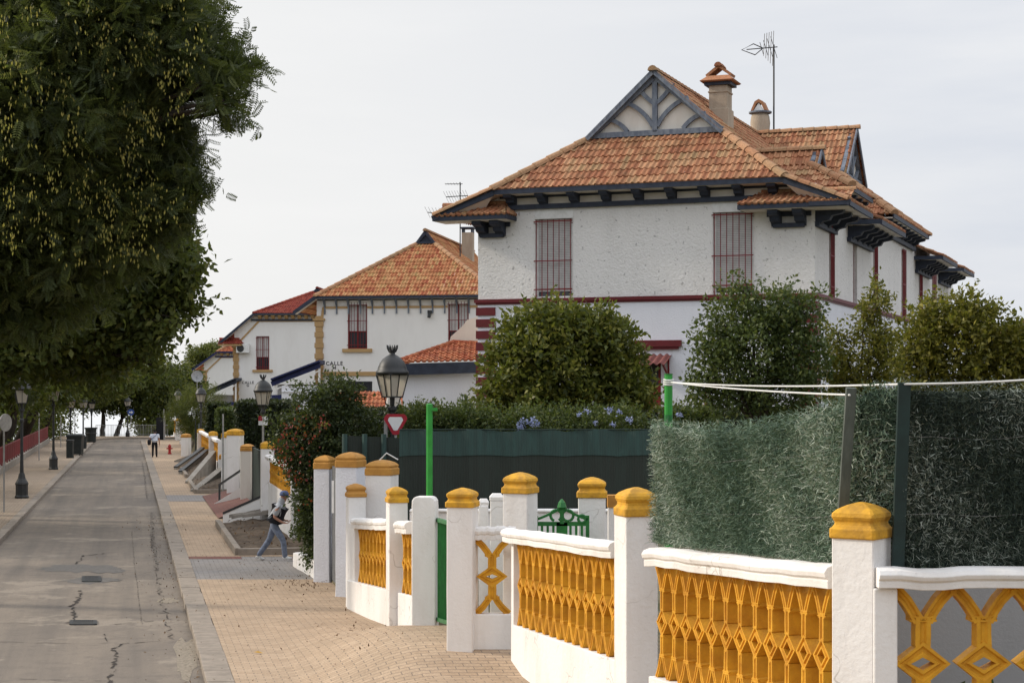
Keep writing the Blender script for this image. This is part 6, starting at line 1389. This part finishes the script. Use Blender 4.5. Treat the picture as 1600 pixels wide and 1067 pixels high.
# ---------------------------------------------------------------- vegetation
def ground_z(x, Y):
    s = (x-Xk(Y))*KC
    if s < -7.6: return interp(s, [-400, -60, -12, -7.75], [-6, -3, -.9, -.35])-(min(34, (Y-166)*.42) if Y > 166 else 0)
    return garden(Y, s)
def plants():
    # big dark tree hanging over the road from the left
    Y = 34
    bl = pxblobs([(30, 30, 150, 120, 1), (165, 40, 110, 100, -1), (238, 55, 72, 70, 0), (50, 180, 140, 115, -1), (172, 180, 86, 90, 0), (215, 240, 56, 70, 1), (95, 325, 130, 100, 0), (190, 325, 68, 58, 2), (-30, 300, 120, 140, 0), (30, 430, 110, 80, 1, .8),
        (275, 60, 44, 38, 0, .8), (305, 18, 26, 22, 1, .7), (292, 92, 32, 22, -1, .6), (328, 104, 28, 18, 0, .6), (356, 106, 20, 15, 0, .7), (335, 132, 24, 13, -1, .5), (366, 126, 14, 13, 0, .8), (350, 158, 18, 11, -1, .7), (318, 150, 13, 9, 0, .35), (358, 84, 18, 9, 1, .5), (376, 100, 9, 8, 0, 1), (352, 174, 10, 9, 0, .8), (278, 125, 22, 15, 0, .3),
        (268, 205, 20, 18, 0, .8), (272, 248, 20, 24, .5, .9), (288, 296, 17, 15, 0, .9), (262, 290, 30, 24, 0, 1), (245, 335, 26, 22, 0, .8), (278, 350, 15, 7, 0, .6), (222, 365, 36, 18, 1, .8)], Y)
    bl = [b if b[3] > .75 else b[:6]+(b[6]*.75,) for b in bl]
    t = tree('tree', 'huge dark acacia tree with feathery leaves and pale seed pods overhanging the top left', (-15.7, 36, -.45), bl, .33, 'leaf_acacia', 3900, 22, .24, .30, 'pinnate', 'street trees along the red railing', dirmix=.3, shell=.4, droop=.6)
    P = []
    for _ in range(120):
        while True:
            px, py = random.uniform(-5, 330), random.uniform(-5, 400)
            if px < 250 or py < 110 or (py < 330 and px < 285): break
        k = random.choice((3, 5, 8, 14, 24)); r_ = random.uniform(4, 8)+k*.45; Yp = Y-2.9+random.uniform(-.6, .9)-.8*math.cos(px/60)
        for _q in range(k): P.append(tuple(at(px+random.gauss(0, r_*.6), py+random.gauss(0, r_), Yp+random.gauss(0, .1))))
    P = np.array(P); o = leaves('seed_pods', 'pods', t, P, .075, 'pod', np.tile([0, 0, -1.0], (len(P), 1)), .8); o['kind'] = 'stuff'
    def railing_base(Y, s=-8.9): x, y, z = sp(s, Y); return (x, y, ground_z(x, Y))
    # second tree
    Y = 54
    bl = pxblobs([(240, 415, 54, 46, 0, .9), (284, 410, 22, 28, -1, .9), (298, 438, 13, 14, -1, .8), (280, 460, 24, 22, 0, .8), (238, 470, 50, 36, 0, .9), (215, 515, 42, 28, 1, .9), (246, 530, 22, 18, 0, .7), (195, 548, 36, 24, 2, .9), (140, 450, 105, 76, 1), (112, 520, 76, 34, 2), (40, 480, 110, 70, 1), (245, 360, 42, 34, -1), (180, 370, 94, 66), (280, 505, 14, 10, -1, .6), (302, 466, 8, 8, 0, .6), (264, 383, 22, 17, 0, .7), (236, 570, 17, 8, 1, .6), (60, 545, 110, 32, 3, 1.2), (145, 558, 54, 22, 4, 1.2), (-20, 550, 80, 40, 0)], Y)
    tree('tree', 'second dark tree whose drooping edge reaches over the road beneath the acacia', railing_base(60), bl, .30, 'leaf_street', 2300, 26, .30, .25, 'broad', 'street trees along the red railing', dirmix=.35, shell=.4, droop=.5)
    # row behind the railing
    for (Y, bY, blob, lab, tr) in (
        (72, 72, [(-20, 560, 90, 50), (40, 530, 60, 36), (90, 545, 50, 30), (10, 600, 50, 30, 2), (48, 612, 26, 22, 4)], 'broad street tree at the left edge behind the red railing', .28),
        (96, 92, [(20, 575, 60, 30), (70, 560, 66, 34), (120, 570, 50, 28), (170, 575, 36, 22), (60, 615, 34, 20, 5), (100, 605, 26, 18, 6)], 'street tree whose low crown hangs over the second lamp', .26),
        (122, 118, [(50, 590, 46, 24), (100, 580, 46, 26), (150, 585, 40, 24), (190, 590, 30, 20)], 'thick trunked street tree behind the second lamp', .46),
        (134, 134, [(20, 598, 40, 24), (70, 600, 36, 22), (120, 598, 34, 20)], 'dark trunked street tree left of the thickest trunk behind the railing', .36),
        (150, 150, [(95, 604, 30, 20), (140, 596, 34, 20), (170, 600, 26, 18)], 'street tree behind the far end of the red railing', .34),
        (163, 160, [(120, 610, 24, 18), (150, 605, 26, 18), (105, 620, 18, 14)], 'street tree with dark slanting limbs beside the far lamps', .26)):
        tree('tree', lab, railing_base(Y, -8.9 if Y != 134 else -10.5), pxblobs(blob, bY), tr, 'leaf_street', 560, 26, .38, .25, 'broad', 'street trees along the red railing', dirmix=.35, shell=.35, droop=.4)
    # trees at the end of the street
    for (px, Y, blob, lab, tr, lm) in (
        (160, 168, [(150, 605, 30, 26), (175, 615, 26, 20), (185, 590, 34, 24), (140, 628, 20, 12), (168, 632, 14, 9)], 'dark stemmed tree in front of the bright water at the end of the street', .24, 'leaf_street'),
        (181, 169, [(190, 622, 24, 22), (210, 605, 34, 28), (180, 570, 40, 26), (232, 598, 30, 24), (225, 640, 18, 14)], 'curved stem tree at the end of the street above the thin grey railing', .24, 'leaf_street'),
        (232, 172, [(235, 625, 30, 28), (255, 608, 32, 28), (225, 660, 24, 18), (262, 640, 22, 22), (215, 580, 30, 24), (240, 665, 18, 15)], 'rounded green tree right of the blue sign at the end of the street', .22, 'leaf_far'),
        (285, 178, [(275, 600, 26, 22), (292, 612, 24, 18), (255, 585, 30, 22), (300, 600, 16, 14)], 'yellow green tree between the street end and the farthest house', .24, 'leaf_far'),
        (330, 230, [(322, 556, 26, 14), (312, 575, 20, 16), (335, 552, 22, 10)], 'pale green treetop rising behind the farthest house', .3, 'leaf_far')):
        bl = pxblobs(blob, Y); z = ground_z(X_(px, Y), Y); tree('tree', lab, (X_(px, Y), Y, max(z, -3)), bl, tr, lm, 460, 26, .42, .30, 'broad', 'trees at the end of the street', dirmix=.35, shell=.35, droop=.2)
    # undergrowth left of the railing
    P = []
    for _ in range(16000):
        Y = random.uniform(62, 150); s = -8.2-abs(random.gauss(0, 3)); x, y, _z = sp(s, Y); P.append((x, y, ground_z(x, Y)+abs(random.gauss(0, .45))))
    for _ in range(4500): P.append((random.uniform(X_(-20, 168), X_(112, 168)), random.uniform(164, 171), random.random()**.9*4.6))
    for _ in range(2500): P.append((random.uniform(X_(20, 150), X_(85, 150)), random.uniform(146, 154), random.random()*4.0))
    o = leaves('undergrowth', 'leaf_far', None, np.array(P), .34, 'broad'); tag(o, 'sunlit yellow green undergrowth behind the red railing', 'undergrowth', kind='stuff')
    P = []  # leaf mass added mostly out of view, gapped to band the road with shade
    while len(P) < 42000:
        Y = random.uniform(22, 165); q = math.sin(Y*.9)+math.sin(Y*.37+1)+.8*math.sin(Y*2.3)
        if q < random.uniform(-1.6, 1.4): continue
        s = -random.uniform(11.2, 20); x, y, _z = sp(s, Y); P.append((x, y, ground_z(x, Y)+random.random()*(2.2 if Y < 44 else 13)))
    o = leaves('shade_wood', 'leaf_street', None, np.array(P), .62, 'broad'); tag(o, 'leaf mass added beyond the red railing to shade the road', 'shade_wood', kind='stuff')
    P = []
    for _ in range(9000):
        x = random.uniform(X_(215, 166), X_(300, 166)); y = random.uniform(164.5, 171); P.append((x, y, abs(random.gauss(0, .6))+(.2 if x > X_(235, 166) else -.6)))
    o = leaves('bushes', 'leaf_far', None, np.array(P), .24, 'broad'); tag(o, 'low bushes behind the thin grey railing at the street end', 'bushes', kind='stuff')
    # citrus tree in front of the big house
    Y = 43
    tree('citrus_tree', 'rounded citrus tree with glossy yellow green leaves in front of the big white house', (X_(885, Y), Y, 1.9), pxblobs([(885, 575, 98, 78), (845, 540, 70, 52), (925, 535, 66, 50), (800, 590, 46, 50), (965, 590, 48, 50), (870, 510, 45, 30, -.3), (940, 515, 35, 25, -.3), (830, 630, 60, 38), (940, 630, 60, 38), (782, 625, 26, 26), (1000, 620, 20, 24)], Y), .13, 'leaf_citrus', 1250, 20, .15, .155, 'broad', dirmix=.35, shell=.5, stems=3)
    Y = 38
    tree('garden_tree', 'small leaved dark green tree overlapping the right window of the big house', (X_(1195, Y), Y, 1.6), pxblobs([(1185, 555, 78, 70), (1150, 505, 46, 42), (1215, 490, 46, 36), (1255, 480, 34, 24), (1165, 455, 20, 18, -.2), (1125, 540, 40, 30), (1110, 590, 34, 26), (1245, 560, 46, 60), (1140, 620, 44, 28), (1220, 620, 60, 36), (1095, 610, 18, 12)], Y), .10, 'leaf_shrub', 900, 20, .15, .105, 'broad', dirmix=.35, shell=.4, stems=4)
    Y = 39
    tree('garden_tree', 'slim open yellow green tree with wispy shoots right of the dark leaved tree', (X_(1345, Y), Y, 1.6), pxblobs([(1340, 590, 46, 50), (1365, 520, 24, 34), (1375, 460, 18, 24), (1350, 490, 16, 20), (1310, 530, 22, 30), (1380, 560, 26, 40), (1300, 580, 24, 30), (1330, 620, 50, 30)], Y), .07, 'leaf_yellow', 360, 22, .12, .10, 'broad', dirmix=.35, shell=.3, stems=4, rb=-.1)
    Y = 42
    tree('garden_tree', 'wide yellow tinted bush tree at the right edge above the artificial hedge', (X_(1500, Y), Y, 1.6), pxblobs([(1490, 545, 70, 66), (1440, 530, 44, 46), (1545, 530, 48, 40), (1480, 492, 40, 26), (1520, 490, 30, 24), (1590, 560, 50, 50), (1430, 585, 46, 40), (1640, 560, 60, 50), (1560, 600, 60, 36)], Y), .10, 'leaf_yellow', 900, 22, .16, .13, 'broad', dirmix=.35, shell=.45, stems=4)
    # hedge behind the windbreak
    def hedge(name, lab, x0, x1, y0, y1, z0, z1, lm, n, size, kind='broad', cat='hedge', group=None):
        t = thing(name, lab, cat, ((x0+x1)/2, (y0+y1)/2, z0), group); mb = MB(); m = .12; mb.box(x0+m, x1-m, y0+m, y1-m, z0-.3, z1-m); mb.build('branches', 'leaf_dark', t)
        A = RNG.random((n, 3))*np.array([x1-x0, y1-y0, z1-z0])+np.array([x0, y0, z0]); f = RNG.integers(0, 3, n)
        A[f == 0, 1] = y0+RNG.random((f == 0).sum())*.16-.03; A[f == 1, 2] = z1-.12+RNG.random((f == 1).sum())*.17; q = f == 2; A[q, 0] = np.where(RNG.random(q.sum()) < .5, x0, x1)+RNG.normal(size=q.sum())*.05
        leaves('foliage', lm, t, A, size, kind); return t
    hedge('hedge', 'long clipped dark hedge running behind the windbreak and citrus tree', X_(556, 47), X_(1620, 47), 47, 48.2, 2.0, Z_(641, 47), 'leaf_dark', 22000, .12)
    hedge('hedge', 'tall clipped dark cypress hedge block beside the flowering bush', X_(368, 74), X_(452, 74), 74, 77, .8, Z_(629, 74), 'leaf_dark', 9000, .16); hedge('hedge', 'lower clipped green cypress hedge block left of the tall one', X_(338, 88), X_(372, 88), 88, 91, .8, Z_(640, 88), 'leaf_shrub', 5000, .16)
    hedge('hedge', 'dark hedge far behind the distant yellow lattice wall', X_(322, 105), X_(345, 105), 105, 108, .6, Z_(632, 105), 'leaf_dark', 4000, .18)
    tree('conifer', 'feathery pale green conifer spreading above the far lattice walls', (X_(295, 120), 120, .6), pxblobs([(300, 640, 28, 30), (320, 630, 22, 24), (280, 650, 20, 22), (305, 665, 30, 20)], 120), .14, 'leaf_far', 420, 30, .22, .22, 'needle', dirmix=.5, shell=.3)
    # plumbago along the windbreak
    Y = 40.5
    for (px, w, lab, nf) in ((725, 40, 'sparse shrub behind the windbreak below the white annexe', 0), (820, 70, 'blue flowering shrub below the citrus tree, with the fullest flower cluster', 3), (935, 75, 'blue flowering shrub below the right side of the citrus tree', 6), (660, 32, 'leafy shrub beside the yield sign', 0), (1075, 40, 'dark shrub between the green pole and the big house', 1)):
        t = tree('flowering_shrub' if nf else 'shrub', lab, (X_(px, Y), Y, 1.6), pxblobs([(px, 665, w, 24), (px-w*.4, 660, w*.5, 20, -.3), (px+w*.45, 658, w*.5, 20, .2)], Y), .04, 'leaf_shrub', 170+int(w*2), 20, .12, .085, 'broad', cat='shrub', shell=.4, stems=4)
        if nf:
            P = []
            spots = {820: [(815, 662, 10), (828, 660, 7), (838, 664, 6), (812, 668, 6), (833, 655, 5)], 935: [(918, 642, 6), (952, 640, 7), (968, 643, 5), (930, 660, 4), (958, 663, 6), (984, 656, 6), (904, 648, 4)], 1075: [(1062, 647, 5)]}[px]
            for (fx, fy, r_) in spots:
                for _ in range(r_*5): P.append(tuple(at(fx+random.gauss(0, r_*.45), fy+random.gauss(0, r_*.4), Y-1.15+random.gauss(0, .04))))
            leaves('flowers', 'petal_blue', t, np.array(P), .045, 'flower')
    # red flowering bush at the lane corner
    Y = 39.8
    bl = pxblobs([(484, 690, 44, 46), (505, 640, 44, 38), (530, 622, 32, 30), (460, 700, 28, 30, -.2, .8), (490, 770, 28, 42, -.1), (490, 820, 23, 36, -.3), (490, 858, 14, 24, -.5), (550, 665, 34, 34, .5), (518, 700, 40, 40, -.2), (446, 668, 20, 14, 0, .6), (464, 728, 22, 22, -.2, .8), (508, 760, 24, 56, .3), (478, 815, 12, 20, -.3, .7), (575, 680, 26, 20, .8), (430, 660, 12, 8, 0, .5)], Y)
    t = tree('flowering_bush', 'tall dark bush with red flowers spilling over the low wall at the lane corner', (X_(490, Y+.6), Y+.6, .2), bl, .07, 'leaf_bougain', 1250, 24, .12, .085, 'broad', cat='bush', dirmix=.35, shell=.45, stems=4)
    P = []
    for (fx, fy, r_, n) in ((436, 702, 8, 20), (444, 722, 10, 34), (455, 668, 12, 22), (490, 672, 16, 30), (450, 690, 16, 30), (472, 750, 12, 18), (456, 742, 7, 12), (478, 700, 24, 24), (470, 655, 16, 14), (505, 662, 12, 22), (478, 790, 9, 6)):
        for _ in range(n): P.append(tuple(at(fx+random.gauss(0, r_*.6), fy+random.gauss(0, r_*.6), Y-1.0+random.gauss(0, .15))))
    leaves('flowers', 'petal_red', t, np.array(P), .055, 'flower')
    P = [tuple(at(506+random.gauss(0, 3), 663+random.gauss(0, 1.5), Y-1.1)) for _ in range(10)]; leaves('yellow_flowers', 'pods', t, np.array(P), .05, 'flower')
    # tall twig plant by the annexe
    P = []
    for k in range(40): P.append(tuple(at(729+random.gauss(0, 2), lerp(616, 645, random.random()), 56)))
    o = leaves('twig_plant', 'leaf_shrub', None, np.array(P), .16, 'broad'); tag(o, 'thin leafy twig in front of the white annexe wall', 'plant')
plants()
# ---------------------------------------------------------------- light, sky, camera
sun_dir = Vector((-.86, .20, .46)).normalized()       # towards the sun
el = math.asin(sun_dir.z); az = math.atan2(sun_dir.x, sun_dir.y)
sd_ = bpy.data.lights.new('sun', 'SUN'); sd_.energy = 3.0; sd_.angle = R(5); sd_.color = (1, .90, .76)
so = bpy.data.objects.new('sun', sd_); COL.objects.link(so); so.rotation_euler = (-sun_dir).to_track_quat('-Z', 'Y').to_euler(); so.location = sun_dir*100
w = bpy.data.worlds.new('World'); S.world = w; w.use_nodes = True; nt = w.node_tree; nt.nodes.clear()
out = nt.nodes.new('ShaderNodeOutputWorld'); bg = nt.nodes.new('ShaderNodeBackground'); nt.links.new(bg.outputs[0], out.inputs[0]); bg.inputs[1].default_value = .11
sky = nt.nodes.new('ShaderNodeTexSky'); sky.sky_type = 'NISHITA'; sky.sun_disc = False; sky.sun_elevation = el; sky.sun_rotation = az; sky.dust_density = 3.0; sky.air_density = 1.0
tc = nt.nodes.new('ShaderNodeTexCoord'); mp = nt.nodes.new('ShaderNodeMapping'); mp.inputs['Scale'].default_value = (1.2, 1.2, 7); nt.links.new(tc.outputs['Generated'], mp.inputs[0])
nz = noise(nt, mp.outputs[0], 2.2, 8, .55)
dp = nt.nodes.new('ShaderNodeVectorMath'); dp.operation = 'DOT_PRODUCT'; nt.links.new(tc.outputs['Generated'], dp.inputs[0]); dp.inputs[1].default_value = Vector((-.80, .6, 0)).normalized()
glow = ramp(nt, [(.32, (6.5, 6.85, 7.55)), (.62, (8.05, 8.1, 8.2)), (.95, (9.0, 8.85, 8.45))], dp.outputs['Value'])
cl = mixc(nt, ramp(nt, [(.38, (0, 0, 0)), (.66, (1, 1, 1))], nz), glow, mixc(nt, .6, glow, (8.9, 8.85, 8.8)))
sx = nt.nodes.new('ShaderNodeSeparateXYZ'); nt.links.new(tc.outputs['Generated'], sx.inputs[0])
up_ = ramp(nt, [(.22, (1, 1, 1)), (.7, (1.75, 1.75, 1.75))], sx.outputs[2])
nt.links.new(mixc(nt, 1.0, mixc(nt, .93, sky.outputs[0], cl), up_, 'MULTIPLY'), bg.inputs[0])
cam = bpy.data.cameras.new('camera'); co = bpy.data.objects.new('camera', cam); COL.objects.link(co); co.location = (0, 0, CZ); co.rotation_euler = (R(90), 0, 0)
cam.sensor_width = 36; cam.lens = F/1600*36; cam.shift_y = (HZ-533.5)/1600; cam.clip_end = 20000; cam.clip_start = .1
S.camera = co
S.view_settings.view_transform = 'Standard'; S.view_settings.look = 'None'; S.view_settings.exposure = 0; S.view_settings.gamma = 1
